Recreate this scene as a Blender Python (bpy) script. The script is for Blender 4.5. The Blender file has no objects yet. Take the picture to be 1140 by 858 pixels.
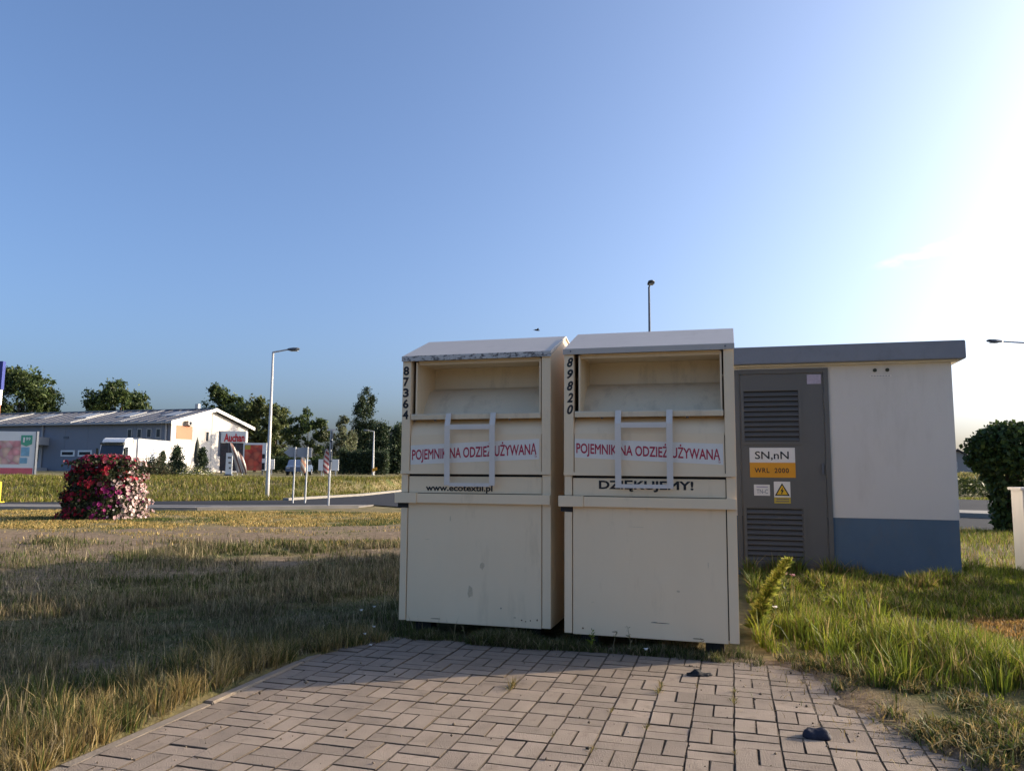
import bpy, bmesh, math, random
import numpy as np
from mathutils import Vector, Matrix, Euler

rng = np.random.default_rng(7)
random.seed(7)
scene = bpy.context.scene
col = scene.collection
R = math.radians

# ------------------------------------------------------------------ camera
cam_d = bpy.data.cameras.new('camera')
cam = bpy.data.objects.new('camera', cam_d)
col.objects.link(cam)
cam_d.sensor_width = 36.0
cam_d.lens = 36.0 * 857.0 / 1140.0
cam_d.clip_start = 0.05
cam_d.clip_end = 6000
cam.matrix_world = (Matrix.Translation((0, 0, 1.22)) @ Matrix.Rotation(R(90) + 0.1097, 4, 'X')
                    @ Matrix.Rotation(0.0075, 4, 'Z'))
scene.camera = cam

# ------------------------------------------------------------------ sky, sun, exposure
SUN_EL = R(17.5)
SUN_AZ = R(75.3)           # clockwise from +Y
world = bpy.data.worlds.new('World')
scene.world = world
world.use_nodes = True
wn = world.node_tree
wn.nodes.clear()
wl = wn.links
sky = wn.nodes.new('ShaderNodeTexSky')
sky.sky_type = 'NISHITA'
sky.sun_disc = False
sky.sun_elevation = SUN_EL
sky.sun_rotation = SUN_AZ
sky.altitude = 0
sky.air_density = 0.72
sky.dust_density = 4.7
sky.ozone_density = 3.9
bg = wn.nodes.new('ShaderNodeBackground')
bg.inputs['Strength'].default_value = 0.15
wo = wn.nodes.new('ShaderNodeOutputWorld')
wl.new(bg.outputs[0], wo.inputs[0])


def wmath(op, a, b=None, c=None):
    n = wn.nodes.new('ShaderNodeMath')
    n.operation = op
    for i, v in enumerate((a, b, c)):
        if v is None:
            continue
        if isinstance(v, (int, float)):
            n.inputs[i].default_value = v
        else:
            wl.new(v, n.inputs[i])
    return n.outputs[0]


# a thin wisp of cloud low in the right of the sky
tc = wn.nodes.new('ShaderNodeTexCoord')
cd = Vector((60.4, 100.0, 30.4)).normalized()
t1 = cd.cross(Vector((0, 0, 1))).normalized()
t2 = t1.cross(cd).normalized()
t1r = (t1 + 0.17 * t2).normalized()
t2r = (t2 - 0.17 * t1).normalized()


def wdot(v):
    n = wn.nodes.new('ShaderNodeVectorMath')
    n.operation = 'DOT_PRODUCT'
    wl.new(tc.outputs['Generated'], n.inputs[0])
    n.inputs[1].default_value = v
    return n.outputs['Value']


a = wmath('MULTIPLY', wdot(t1r), 1 / 0.11)
b = wmath('MULTIPLY', wdot(t2r), 1 / 0.013)
front = wmath('GREATER_THAN', wdot(cd), 0.5)
rad = wmath('ADD', wmath('MULTIPLY', a, a), wmath('MULTIPLY', b, b))
cmask = wmath('MULTIPLY', wmath('SUBTRACT', 1.0, rad), front)
wnz = wn.nodes.new('ShaderNodeTexNoise')
wnz.inputs['Scale'].default_value = 26
wnz.inputs['Detail'].default_value = 8
wmap = wn.nodes.new('ShaderNodeMapping')
wmap.inputs['Scale'].default_value = (1, 1, 3.2)
wl.new(tc.outputs['Generated'], wmap.inputs[0])
wl.new(wmap.outputs[0], wnz.inputs['Vector'])
cm = wn.nodes.new('ShaderNodeMath')
cm.operation = 'MULTIPLY'
cm.use_clamp = True
wl.new(wmath('MAXIMUM', cmask, 0.0), cm.inputs[0])
wl.new(wmath('MULTIPLY', wmath('MAXIMUM', wmath('SUBTRACT', wnz.outputs['Fac'], 0.43), 0.0), 2.2), cm.inputs[1])
wmix = wn.nodes.new('ShaderNodeMix')
wmix.data_type = 'RGBA'
wl.new(cm.outputs[0], wmix.inputs['Factor'])
wl.new(sky.outputs[0], wmix.inputs['A'])
wmix.inputs['B'].default_value = (5.6, 5.6, 5.6, 1)
wl.new(wmix.outputs['Result'], bg.inputs['Color'])

sun_d = bpy.data.lights.new('sun', 'SUN')
sun_d.energy = 3.6
sun_d.angle = R(0.53)
sun_d.color = (1.0, 0.82, 0.58)
sun = bpy.data.objects.new('sun', sun_d)
col.objects.link(sun)
sdir = Vector((math.sin(SUN_AZ) * math.cos(SUN_EL), math.cos(SUN_AZ) * math.cos(SUN_EL), math.sin(SUN_EL)))
sun.rotation_euler = sdir.to_track_quat('Z', 'Y').to_euler()
sun.location = (20, 4, 15)

scene.view_settings.view_transform = 'Standard'
scene.view_settings.look = 'None'
scene.view_settings.exposure = 1.04
scene.view_settings.gamma = 1.0
scene.view_settings.use_curve_mapping = False


# ------------------------------------------------------------------ helpers
def new_mat(name):
    m = bpy.data.materials.new(name)
    m.use_nodes = True
    nt = m.node_tree
    bs = nt.nodes['Principled BSDF']
    return m, nt, bs


def pm(name, c, rough=0.6, var=0.12, scale=4.0, bump=0.0, bscale=40.0, metallic=0.0, c2=None, thr=(0.45, 0.7),
       stretch=(1, 1, 1), spec=0.4, rnd=0.0, wave=0.0):
    """painted / mineral surface: base colour varied by noise, optional second colour in patches, fine relief"""
    m, nt, bs = new_mat(name)
    L = nt.links
    t = nt.nodes.new('ShaderNodeNewGeometry')
    mp = nt.nodes.new('ShaderNodeMapping')
    mp.inputs['Scale'].default_value = stretch
    L.new(t.outputs['Position'], mp.inputs[0])
    n1 = nt.nodes.new('ShaderNodeTexNoise')
    n1.inputs['Scale'].default_value = scale
    n1.inputs['Detail'].default_value = 8
    n1.inputs['Roughness'].default_value = 0.65
    L.new(mp.outputs[0], n1.inputs['Vector'])
    r = nt.nodes.new('ShaderNodeValToRGB')
    r.color_ramp.elements[0].position = 0.25
    r.color_ramp.elements[1].position = 0.75
    r.color_ramp.elements[0].color = (*[x * (1 - var) for x in c], 1)
    r.color_ramp.elements[1].color = (*[min(1, x * (1 + var)) for x in c], 1)
    L.new(n1.outputs['Fac'], r.inputs[0])
    out = r.outputs[0]
    if c2 is not None:
        n2 = nt.nodes.new('ShaderNodeTexNoise')
        n2.inputs['Scale'].default_value = scale * 2.7
        n2.inputs['Detail'].default_value = 10
        n2.inputs['Roughness'].default_value = 0.7
        L.new(mp.outputs[0], n2.inputs['Vector'])
        mr = nt.nodes.new('ShaderNodeMapRange')
        mr.inputs['From Min'].default_value = thr[0]
        mr.inputs['From Max'].default_value = thr[1]
        L.new(n2.outputs['Fac'], mr.inputs[0])
        mx = nt.nodes.new('ShaderNodeMix')
        mx.data_type = 'RGBA'
        L.new(mr.outputs[0], mx.inputs['Factor'])
        L.new(out, mx.inputs['A'])
        mx.inputs['B'].default_value = (*c2, 1)
        out = mx.outputs['Result']
    if rnd:
        oi = nt.nodes.new('ShaderNodeObjectInfo')
        mr = nt.nodes.new('ShaderNodeMapRange')
        mr.inputs['To Min'].default_value = 1 - rnd
        mr.inputs['To Max'].default_value = 1 + rnd
        L.new(oi.outputs['Random'], mr.inputs[0])
        vm = nt.nodes.new('ShaderNodeVectorMath')
        vm.operation = 'SCALE'
        L.new(out, vm.inputs[0])
        L.new(mr.outputs[0], vm.inputs['Scale'])
        out = vm.outputs[0]
    L.new(out, bs.inputs['Base Color'])
    bs.inputs['Roughness'].default_value = rough
    bs.inputs['Metallic'].default_value = metallic
    bs.inputs['Specular IOR Level'].default_value = spec
    if wave:
        n4 = nt.nodes.new('ShaderNodeTexNoise')
        n4.inputs['Scale'].default_value = 3.2
        n4.inputs['Detail'].default_value = 2
        L.new(t.outputs['Position'], n4.inputs['Vector'])
        bw = nt.nodes.new('ShaderNodeBump')
        bw.inputs['Strength'].default_value = wave
        bw.inputs['Distance'].default_value = 0.02
        L.new(n4.outputs['Fac'], bw.inputs['Height'])
        L.new(bw.outputs[0], bs.inputs['Normal'])
    if bump:
        n3 = nt.nodes.new('ShaderNodeTexNoise')
        n3.inputs['Scale'].default_value = bscale
        n3.inputs['Detail'].default_value = 6
        L.new(t.outputs['Position'], n3.inputs['Vector'])
        bp = nt.nodes.new('ShaderNodeBump')
        bp.inputs['Strength'].default_value = bump
        bp.inputs['Distance'].default_value = 0.01
        L.new(n3.outputs['Fac'], bp.inputs['Height'])
        if wave:
            L.new(bw.outputs[0], bp.inputs['Normal'])
        L.new(bp.outputs[0], bs.inputs['Normal'])
    return m


def leaf_mat(name, trans=0.3, rough=0.55):
    """colour from the per-leaf attribute, with light passing through"""
    m, nt, bs = new_mat(name)
    L = nt.links
    at = nt.nodes.new('ShaderNodeAttribute')
    at.attribute_name = 'tint'
    L.new(at.outputs['Color'], bs.inputs['Base Color'])
    bs.inputs['Roughness'].default_value = rough
    bs.inputs['Specular IOR Level'].default_value = 0.25
    tr = nt.nodes.new('ShaderNodeBsdfTranslucent')
    L.new(at.outputs['Color'], tr.inputs['Color'])
    mx = nt.nodes.new('ShaderNodeMixShader')
    mx.inputs[0].default_value = trans
    L.new(bs.outputs[0], mx.inputs[1])
    L.new(tr.outputs[0], mx.inputs[2])
    L.new(mx.outputs[0], nt.nodes['Material Output'].inputs['Surface'])
    return m


def link(o, parent=None):
    col.objects.link(o)
    if parent is not None:
        o.parent = parent
    return o


def tag(o, label=None, cat=None, group=None, kind=None):
    if label:
        o['label'] = label
    if cat:
        o['category'] = cat
    if group:
        o['group'] = group
    if kind:
        o['kind'] = kind
    return o


def empty(name, loc, rz=0.0, label=None, cat=None, group=None, rot=None):
    o = bpy.data.objects.new(name, None)
    o.empty_display_size = 0.1
    o.location = loc
    o.rotation_euler = rot if rot else (0, 0, rz)
    col.objects.link(o)
    return tag(o, label, cat, group)


class MB:
    def __init__(s):
        s.v, s.f = [], []

    def box(s, x0, x1, y0, y1, z0, z1):
        i = len(s.v)
        s.v += [(x0, y0, z0), (x1, y0, z0), (x1, y1, z0), (x0, y1, z0), (x0, y0, z1), (x1, y0, z1), (x1, y1, z1), (x0, y1, z1)]
        s.f += [tuple(i + k for k in q) for q in ((0, 3, 2, 1), (4, 5, 6, 7), (0, 1, 5, 4), (1, 2, 6, 5), (2, 3, 7, 6), (3, 0, 4, 7))]
        return s

    def hexa(s, p):
        """eight corners in box order"""
        i = len(s.v)
        s.v += [tuple(q) for q in p]
        s.f += [tuple(i + k for k in q) for q in ((0, 3, 2, 1), (4, 5, 6, 7), (0, 1, 5, 4), (1, 2, 6, 5), (2, 3, 7, 6), (3, 0, 4, 7))]
        return s

    def prism_x(s, prof, x0, x1):
        """profile of (y,z) points, counter-clockwise seen from +x, swept along x"""
        n, i = len(prof), len(s.v)
        s.v += [(x0, y, z) for y, z in prof] + [(x1, y, z) for y, z in prof]
        s.f += [tuple(i + k for k in reversed(range(n))), tuple(i + n + k for k in range(n))]
        s.f += [(i + k, i + (k + 1) % n, i + n + (k + 1) % n, i + n + k) for k in range(n)]
        return s

    def prism_y(s, prof, y0, y1):
        """profile of (x,z) points, clockwise seen from +y"""
        n, i = len(prof), len(s.v)
        s.v += [(x, y0, z) for x, z in prof] + [(x, y1, z) for x, z in prof]
        s.f += [tuple(i + k for k in range(n)), tuple(i + n + k for k in reversed(range(n)))]
        s.f += [(i + (k + 1) % n, i + k, i + n + k, i + n + (k + 1) % n) for k in range(n)]
        return s

    def prism_z(s, prof, z0, z1):
        n, i = len(prof), len(s.v)
        s.v += [(x, y, z0) for x, y in prof] + [(x, y, z1) for x, y in prof]
        s.f += [tuple(i + k for k in reversed(range(n))), tuple(i + n + k for k in range(n))]
        s.f += [(i + k, i + (k + 1) % n, i + n + (k + 1) % n, i + n + k) for k in range(n)]
        return s

    def tube(s, pts, rad, n=8, caps=True):
        pts = [Vector(p) for p in pts]
        if isinstance(rad, (int, float)):
            rad = [rad] * len(pts)
        i = len(s.v)
        ref = None
        for k, p in enumerate(pts):
            d = (pts[min(k + 1, len(pts) - 1)] - pts[max(k - 1, 0)]).normalized()
            if ref is None:
                ref = Vector((1, 0, 0)) if abs(d.x) < 0.8 else Vector((0, 1, 0))
            u = (ref - d * ref.dot(d)).normalized()
            w = d.cross(u)
            ref = u
            for j in range(n):
                an = 2 * math.pi * j / n
                s.v.append(tuple(p + (u * math.cos(an) + w * math.sin(an)) * rad[k]))
        for k in range(len(pts) - 1):
            for j in range(n):
                a, b2 = i + k * n + j, i + k * n + (j + 1) % n
                s.f.append((a, b2, b2 + n, a + n))
        if caps:
            s.f.append(tuple(i + j for j in reversed(range(n))))
            s.f.append(tuple(i + (len(pts) - 1) * n + j for j in range(n)))
        return s

    def grid(s, rows):
        """rows of points joined into quads"""
        i = len(s.v)
        m = len(rows[0])
        for r in rows:
            s.v += [tuple(p) for p in r]
        for a in range(len(rows) - 1):
            for b2 in range(m - 1):
                s.f.append((i + a * m + b2, i + a * m + b2 + 1, i + (a + 1) * m + b2 + 1, i + (a + 1) * m + b2))
        return s

    def mesh(s, name, mat):
        me = bpy.data.meshes.new(name)
        me.from_pydata(s.v, [], s.f)
        me.update()
        if mat is not None:
            me.materials.append(mat)
        return me

    def build(s, name, mat, parent=None, bevel=0.0, smooth=False, label=None):
        me = s.mesh(name, mat)
        o = bpy.data.objects.new(name, me)
        link(o, parent)
        if smooth:
            me.polygons.foreach_set('use_smooth', [True] * len(me.polygons))
        if bevel:
            bm = bmesh.new()
            bm.from_mesh(me)
            bmesh.ops.bevel(bm, geom=list(bm.edges), offset=bevel, segments=2, affect='EDGES', clamp_overlap=True)
            bm.to_mesh(me)
            bm.free()
        if label:
            o['label'] = label
        return o


def arrays_mesh(name, V, polys, mat, tint=None):
    """polys: list of index arrays (n,k); tint per vertex rgb"""
    me = bpy.data.meshes.new(name)
    V = np.ascontiguousarray(V, dtype=np.float32)
    me.vertices.add(len(V))
    me.vertices.foreach_set('co', V.ravel())
    loops = np.concatenate([p.ravel() for p in polys]).astype(np.int32)
    sizes = np.concatenate([np.full(len(p), p.shape[1]) for p in polys])
    starts = np.concatenate([[0], np.cumsum(sizes)[:-1]]).astype(np.int32)
    me.loops.add(len(loops))
    me.loops.foreach_set('vertex_index', loops)
    me.polygons.add(len(sizes))
    me.polygons.foreach_set('loop_start', starts)
    me.update(calc_edges=True)
    if tint is not None:
        at = me.attributes.new('tint', 'FLOAT_COLOR', 'POINT')
        c4 = np.ones((len(V), 4), dtype=np.float32)
        c4[:, :3] = tint
        at.data.foreach_set('color', c4.ravel())
    me.materials.append(mat)
    return me


def obj(name, me, parent=None):
    o = bpy.data.objects.new(name, me)
    return link(o, parent)


TAB = np.random.default_rng(3).random((8, 256, 256))


def vn(x, y, s, k=0):
    """value noise 0..1, cell size s"""
    x = np.asarray(x, float) / s + 37.3 * k
    y = np.asarray(y, float) / s + 11.7 * k
    xi, yi = np.floor(x).astype(int), np.floor(y).astype(int)
    fx, fy = x - xi, y - yi
    fx, fy = fx * fx * (3 - 2 * fx), fy * fy * (3 - 2 * fy)
    T = TAB[k % 8]
    g = lambda a, b: T[a % 256, b % 256]
    return (g(xi, yi) * (1 - fx) + g(xi + 1, yi) * fx) * (1 - fy) + (g(xi, yi + 1) * (1 - fx) + g(xi + 1, yi + 1) * fx) * fy


def sst(a, b, x):
    t = np.clip((np.asarray(x, float) - a) / (b - a), 0, 1)
    return t * t * (3 - 2 * t)


_txt = {}


def text_mesh(body, mat, x0, x1, z0, z1, y, offset=0.0, shear=0.0, slope=0.0, spacing=1.0):
    """flat lettering fitted to the rectangle x0..x1, z0..z1 on a plane facing -y; slope raises the right end"""
    cu = bpy.data.curves.new('lettering', 'FONT')
    cu.body = body
    cu.shear = shear
    cu.space_character = spacing
    cu.resolution_u = 3
    cu.extrude = 0.0
    cu.bevel_depth = offset
    cu.bevel_resolution = 0
    o = bpy.data.objects.new('lettering_source', cu)
    col.objects.link(o)
    bpy.context.view_layer.update()
    dg = bpy.context.evaluated_depsgraph_get()
    me = bpy.data.meshes.new_from_object(o.evaluated_get(dg))
    bpy.data.objects.remove(o)
    bpy.data.curves.remove(cu)
    me.name = 'lettering'
    n = len(me.vertices)
    c = np.zeros(n * 3)
    me.vertices.foreach_get('co', c)
    c = c.reshape(-1, 3)
    mn, mx = c[:, :2].min(0), c[:, :2].max(0)
    u = (c[:, 0] - mn[0]) / (mx[0] - mn[0])
    w = (c[:, 1] - mn[1]) / (mx[1] - mn[1])
    depth = 0.0005 / offset if offset else 0.0
    out = np.stack([x0 + u * (x1 - x0), y - c[:, 2] * depth, z0 + w * (z1 - z0) + slope * u], 1)
    me.vertices.foreach_set('co', out.ravel())
    me.update()
    me.materials.clear()
    me.materials.append(mat)
    return me


# ------------------------------------------------------------------ materials
M = {}
M['paver'] = pm('paver concrete', (0.26, 0.205, 0.158), 0.9, 0.20, 3.5, 0.7, 150, c2=(0.155, 0.115, 0.082), thr=(0.54, 0.74), rnd=0.15)
M['paver_side'] = pm('soiled and shade-toned paver edge', (0.095, 0.072, 0.052), 0.95, 0.3, 14, c2=(0.20, 0.155, 0.115), thr=(0.55, 0.7))  # soil stain, darkened further so sunlit sides and chamfers don't read bright
M['bed'] = pm('joint soil', (0.050, 0.038, 0.027), 0.95, 0.35, 12, 0.8, 90, c2=(0.20, 0.155, 0.105), thr=(0.52, 0.62))
M['edging'] = pm('edging concrete', (0.24, 0.20, 0.16), 0.9, 0.2, 8, 0.5, 120, c2=(0.2, 0.16, 0.12), thr=(0.5, 0.75), rnd=0.1)
M['asphalt'] = pm('asphalt', (0.040, 0.042, 0.047), 0.95, 0.15, 0.8, 0.3, 60, spec=0.1)
M['path'] = pm('grey path', (0.17, 0.155, 0.14), 0.9, 0.15, 0.7, 0.2, 40)
M['kerb'] = pm('kerb concrete', (0.26, 0.24, 0.21), 0.9, 0.15, 2)
M['bin'] = pm('cream painted steel', (0.80, 0.625, 0.41), 0.45, 0.045, 1.6, 0.04, 14, c2=(0.50, 0.37, 0.22), thr=(0.56, 0.92), stretch=(1, 1, 0.22), wave=0.5)
M['bin_dirty'] = pm('grimy cream paint', (0.70, 0.575, 0.40), 0.5, 0.08, 3, 0.06, 20, c2=(0.45, 0.36, 0.25), thr=(0.52, 0.8), stretch=(1, 1, 0.3))
M['bin_roof'] = pm('weathered pale roof sheet', (0.45, 0.41, 0.365), 0.45, 0.06, 3, 0.05, 25, c2=(0.33, 0.295, 0.255), thr=(0.56, 0.85))
M['bin_fascia'] = pm('scraped roof edge', (0.50, 0.48, 0.45), 0.5, 0.08, 9, 0.05, 25, c2=(0.09, 0.08, 0.075), thr=(0.50, 0.58), stretch=(1, 1, 2.2))
M['handle'] = pm('pale handle paint', (0.66, 0.60, 0.53), 0.45, 0.05, 6, c2=(0.5, 0.44, 0.36), thr=(0.6, 0.9))
M['black'] = pm('black', (0.012, 0.012, 0.013), 0.6, 0.2, 10)
M['letter_black'] = pm('black print', (0.016, 0.016, 0.018), 0.6, 0.15, 40)
M['letter_red'] = pm('red print', (0.42, 0.025, 0.055), 0.5, 0.12, 40)
M['sticker'] = pm('white vinyl', (0.76, 0.70, 0.62), 0.35, 0.05, 8)
M['scuff'] = pm('dark scuff', (0.16, 0.14, 0.12), 0.7, 0.3, 60)
M['scuff_pale'] = pm('pale rubbed mark', (0.56, 0.44, 0.29), 0.7, 0.2, 60)
M['rust'] = pm('rust', (0.11, 0.045, 0.02), 0.85, 0.4, 60)
M['plaster'] = pm('pale render', (0.64, 0.60, 0.54), 0.9, 0.03, 1.2, 0.5, 220, c2=(0.50, 0.46, 0.40), thr=(0.52, 0.95), stretch=(1, 1, 0.25), wave=0.15)
M['plinth'] = pm('blue grey render', (0.095, 0.145, 0.20), 0.85, 0.09, 2.5, 0.5, 200, c2=(0.125, 0.145, 0.165), thr=(0.52, 0.85), stretch=(1, 1, 0.5))
M['kroof'] = pm('blue grey roof edge', (0.20, 0.215, 0.245), 0.75, 0.07, 2.0, 0.25, 120, c2=(0.15, 0.16, 0.18), thr=(0.5, 0.85))
M['ktrim'] = pm('cream trim', (0.62, 0.58, 0.5), 0.7, 0.05, 5)
M['kdoor'] = pm('dark grey painted door', (0.115, 0.11, 0.10), 0.5, 0.06, 2.5, 0.05, 60)
M['kslat'] = pm('dark grey slat', (0.09, 0.086, 0.08), 0.5, 0.08, 6)
M['orange'] = pm('orange plate', (0.72, 0.30, 0.012), 0.5, 0.04, 8)
M['yellow'] = pm('yellow print', (0.78, 0.45, 0.02), 0.5, 0.05, 8)
M['olive'] = pm('dull yellow plate', (0.50, 0.36, 0.05), 0.6, 0.1, 30)
M['grey_print'] = pm('grey print', (0.25, 0.25, 0.26), 0.6, 0.1, 30)
M['lilac'] = pm('faded lilac sticker', (0.42, 0.36, 0.42), 0.6, 0.2, 30)
M['galv'] = pm('galvanised steel', (0.42, 0.43, 0.44), 0.45, 0.1, 3, metallic=0.3)
M['galv_dark'] = pm('dark steel', (0.10, 0.11, 0.13), 0.5, 0.1, 3)
M['sign_back'] = pm('grey sign back', (0.33, 0.34, 0.35), 0.55, 0.08, 3)
M['lamp_pole'] = pm('pale lamp pole', (0.50, 0.49, 0.47), 0.5, 0.05, 2)
M['lamp_head'] = pm('lamp housing', (0.09, 0.10, 0.115), 0.5, 0.1, 4)
M['lens'] = pm('lamp glass', (0.35, 0.36, 0.36), 0.15, 0.05, 4)
M['store_wall'] = pm('grey store cladding', (0.205, 0.215, 0.25), 0.6, 0.05, 0.4)
M['store_gable'] = pm('off white cladding', (0.55, 0.51, 0.47), 0.7, 0.05, 0.3)
M['store_grey'] = pm('light grey cladding', (0.40, 0.39, 0.385), 0.7, 0.05, 0.4)
M['salmon'] = pm('salmon panel', (0.50, 0.19, 0.11), 0.7, 0.05, 0.5)
M['store_roof'] = pm('dark roof sheet', (0.055, 0.062, 0.09), 0.5, 0.12, 0.5)
M['skylight'] = pm('pale skylight strip', (0.36, 0.36, 0.35), 0.4, 0.05, 0.6)
M['white'] = pm('white paint', (0.78, 0.77, 0.75), 0.4, 0.03, 1)
M['glass'] = pm('dark glass', (0.02, 0.025, 0.035), 0.08, 0.2, 1.5, spec=0.6)
M['tyre'] = pm('tyre rubber', (0.025, 0.025, 0.026), 0.85, 0.2, 6)
M['steel_rim'] = pm('wheel steel', (0.40, 0.40, 0.41), 0.35, 0.1, 5, metallic=0.6)
M['car_blue'] = pm('slate blue car paint', (0.10, 0.14, 0.22), 0.25, 0.05, 2)
M['sign_red'] = pm('sign red', (0.62, 0.03, 0.035), 0.45, 0.05, 2)
M['poster_dark'] = pm('dark poster', (0.045, 0.04, 0.045), 0.4, 0.4, 1.2, c2=(0.25, 0.08, 0.06), thr=(0.55, 0.7))
M['green_tag'] = pm('green tag', (0.09, 0.36, 0.24), 0.5, 0.08, 3)
M['blue_tag'] = pm('blue tag', (0.22, 0.42, 0.55), 0.5, 0.25, 4)
M['pink_strip'] = pm('pink strip', (0.70, 0.14, 0.16), 0.5, 0.15, 2)
M['blue_flag'] = pm('blue pylon face', (0.03, 0.045, 0.22), 0.5, 0.1, 1)
M['post_yellow'] = pm('yellow paint', (0.75, 0.52, 0.03), 0.5, 0.08, 4)
M['bark'] = pm('bark', (0.11, 0.085, 0.06), 0.95, 0.3, 3, 0.5, 12)
M['canvas_dark'] = pm('dark canvas', (0.05, 0.055, 0.04), 0.9, 0.15, 4)
M['cabinet'] = pm('white ribbed plastic', (0.66, 0.62, 0.585), 0.5, 0.05, 3, c2=(0.5, 0.46, 0.42), thr=(0.55, 0.9), stretch=(1, 1, 0.3))
M['house_wall'] = pm('grey house render', (0.33, 0.31, 0.30), 0.85, 0.05, 0.6)
M['house_roof'] = pm('dark roof tiles', (0.075, 0.06, 0.06), 0.8, 0.15, 1)
M['rag'] = pm('black rag', (0.018, 0.017, 0.018), 0.8, 0.3, 30, 0.5, 60)
M['navy'] = pm('navy cloth', (0.014, 0.016, 0.03), 0.75, 0.2, 30, 0.4, 80)
M['leaf'] = leaf_mat('foliage', 0.28)
M['blade'] = leaf_mat('grass blades', 0.35, 0.6)
M['petal'] = leaf_mat('petals', 0.25, 0.7)


def blob_mat(name, cols, scale):
    """printed picture of round things: voronoi cells in a few colours"""
    m, nt, bs = new_mat(name)
    L = nt.links
    t = nt.nodes.new('ShaderNodeTexCoord')
    v = nt.nodes.new('ShaderNodeTexVoronoi')
    v.inputs['Scale'].default_value = scale
    L.new(t.outputs['Object'], v.inputs['Vector'])
    sp = nt.nodes.new('ShaderNodeSeparateColor')
    L.new(v.outputs['Color'], sp.inputs[0])
    r = nt.nodes.new('ShaderNodeValToRGB')
    els = r.color_ramp.elements
    while len(els) < len(cols):
        els.new(0.5)
    for i, c in enumerate(cols):
        els[i].position = i / (len(cols) - 1)
        els[i].color = (*c, 1)
    L.new(sp.outputs[0], r.inputs[0])
    mr = nt.nodes.new('ShaderNodeMapRange')
    mr.inputs['From Max'].default_value = 0.9 
    mr.inputs['To Min'].default_value = 1.25
    mr.inputs['To Max'].default_value = 0.55
    L.new(v.outputs['Distance'], mr.inputs[0])
    sc = nt.nodes.new('ShaderNodeVectorMath')
    sc.operation = 'SCALE'
    L.new(r.outputs[0], sc.inputs[0])
    L.new(mr.outputs[0], sc.inputs['Scale'])
    L.new(sc.outputs[0], bs.inputs['Base Color'])
    bs.inputs['Roughness'].default_value = 0.5
    return m


M['tomato'] = blob_mat('printed tomatoes', [(0.55, 0.05, 0.03), (0.70, 0.10, 0.05), (0.62, 0.16, 0.08), (0.36, 0.03, 0.03)], 2.2)
M['pink_pic'] = blob_mat('printed pink produce', [(0.72, 0.22, 0.24), (0.78, 0.42, 0.42), (0.76, 0.55, 0.40), (0.70, 0.30, 0.34), (0.80, 0.62, 0.55)], 2.6)


def stripe_mat(name, c1, c2, period, ang):
    m, nt, bs = new_mat(name)
    L = nt.links
    t = nt.nodes.new('ShaderNodeTexCoord')
    d = nt.nodes.new('ShaderNodeVectorMath')
    d.operation = 'DOT_PRODUCT'
    L.new(t.outputs['Object'], d.inputs[0])
    d.inputs[1].default_value = (math.cos(ang) / period, 0, math.sin(ang) / period)
    f = nt.nodes.new('ShaderNodeMath')
    f.operation = 'FRACT'
    L.new(d.outputs['Value'], f.inputs[0])
    g = nt.nodes.new('ShaderNodeMath')
    g.operation = 'GREATER_THAN'
    g.inputs[1].default_value = 0.5
    L.new(f.outputs[0], g.inputs[0])
    mx = nt.nodes.new('ShaderNodeMix')
    mx.data_type = 'RGBA'
    mx.inputs['A'].default_value = (*c1, 1)
    mx.inputs['B'].default_value = (*c2, 1)
    L.new(g.outputs[0], mx.inputs['Factor'])
    L.new(mx.outputs['Result'], bs.inputs['Base Color'])
    bs.inputs['Roughness'].default_value = 0.8
    return m


M['stripe_brown'] = stripe_mat('brown and white stripes', (0.62, 0.56, 0.50), (0.20, 0.11, 0.09), 0.26, R(20))
M['stripe_red'] = stripe_mat('red and white stripes', (0.55, 0.45, 0.42), (0.33, 0.07, 0.07), 0.30, R(50))
M['stripe_cream'] = stripe_mat('cream stripes', (0.70, 0.60, 0.48), (0.48, 0.24, 0.15), 0.34, R(35))

# ------------------------------------------------------------------ layout frames
YAW = 0.278
E1 = np.array([math.cos(YAW), -math.sin(YAW)])
E2 = np.array([math.sin(YAW), math.cos(YAW)])
OB = np.array([1.5032, 5.1918])       # front right corner of the right-hand bin


def to_bin(x, y):
    dx, dy = np.asarray(x) - OB[0], np.asarray(y) - OB[1]
    return dx * E1[0] + dy * E1[1], dx * E2[0] + dy * E2[1]


def from_bin(u, w):
    return OB[0] + u * E1[0] + w * E2[0], OB[1] + u * E1[1] + w * E2[1]


PAV_L, PAV_R, PAV_F, PAV_B = -2.66, 1.40, -3.62, -0.06
FAR_X = np.array([-400, -80, -17, -9, -7.4, -6, 0, 20, 60, 400.])
FAR_Y = np.array([20, 24.2, 26.2, 29.5, 35, 48, 52, 38, 20, 20.])


def soil_edge(w):
    return np.interp(w, [-3.6, -1.69, -1.07, -0.5, 0.04, 0.5], [1.35, 0.86, 0.56, 0.42, 0.16, 0.05])


def pav_left(w):
    """where the grass verge stops; it has crept over the far corner of the paving"""
    return PAV_L - 0.07 + 0.36 * sst(-0.95, -0.02, w)


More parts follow.
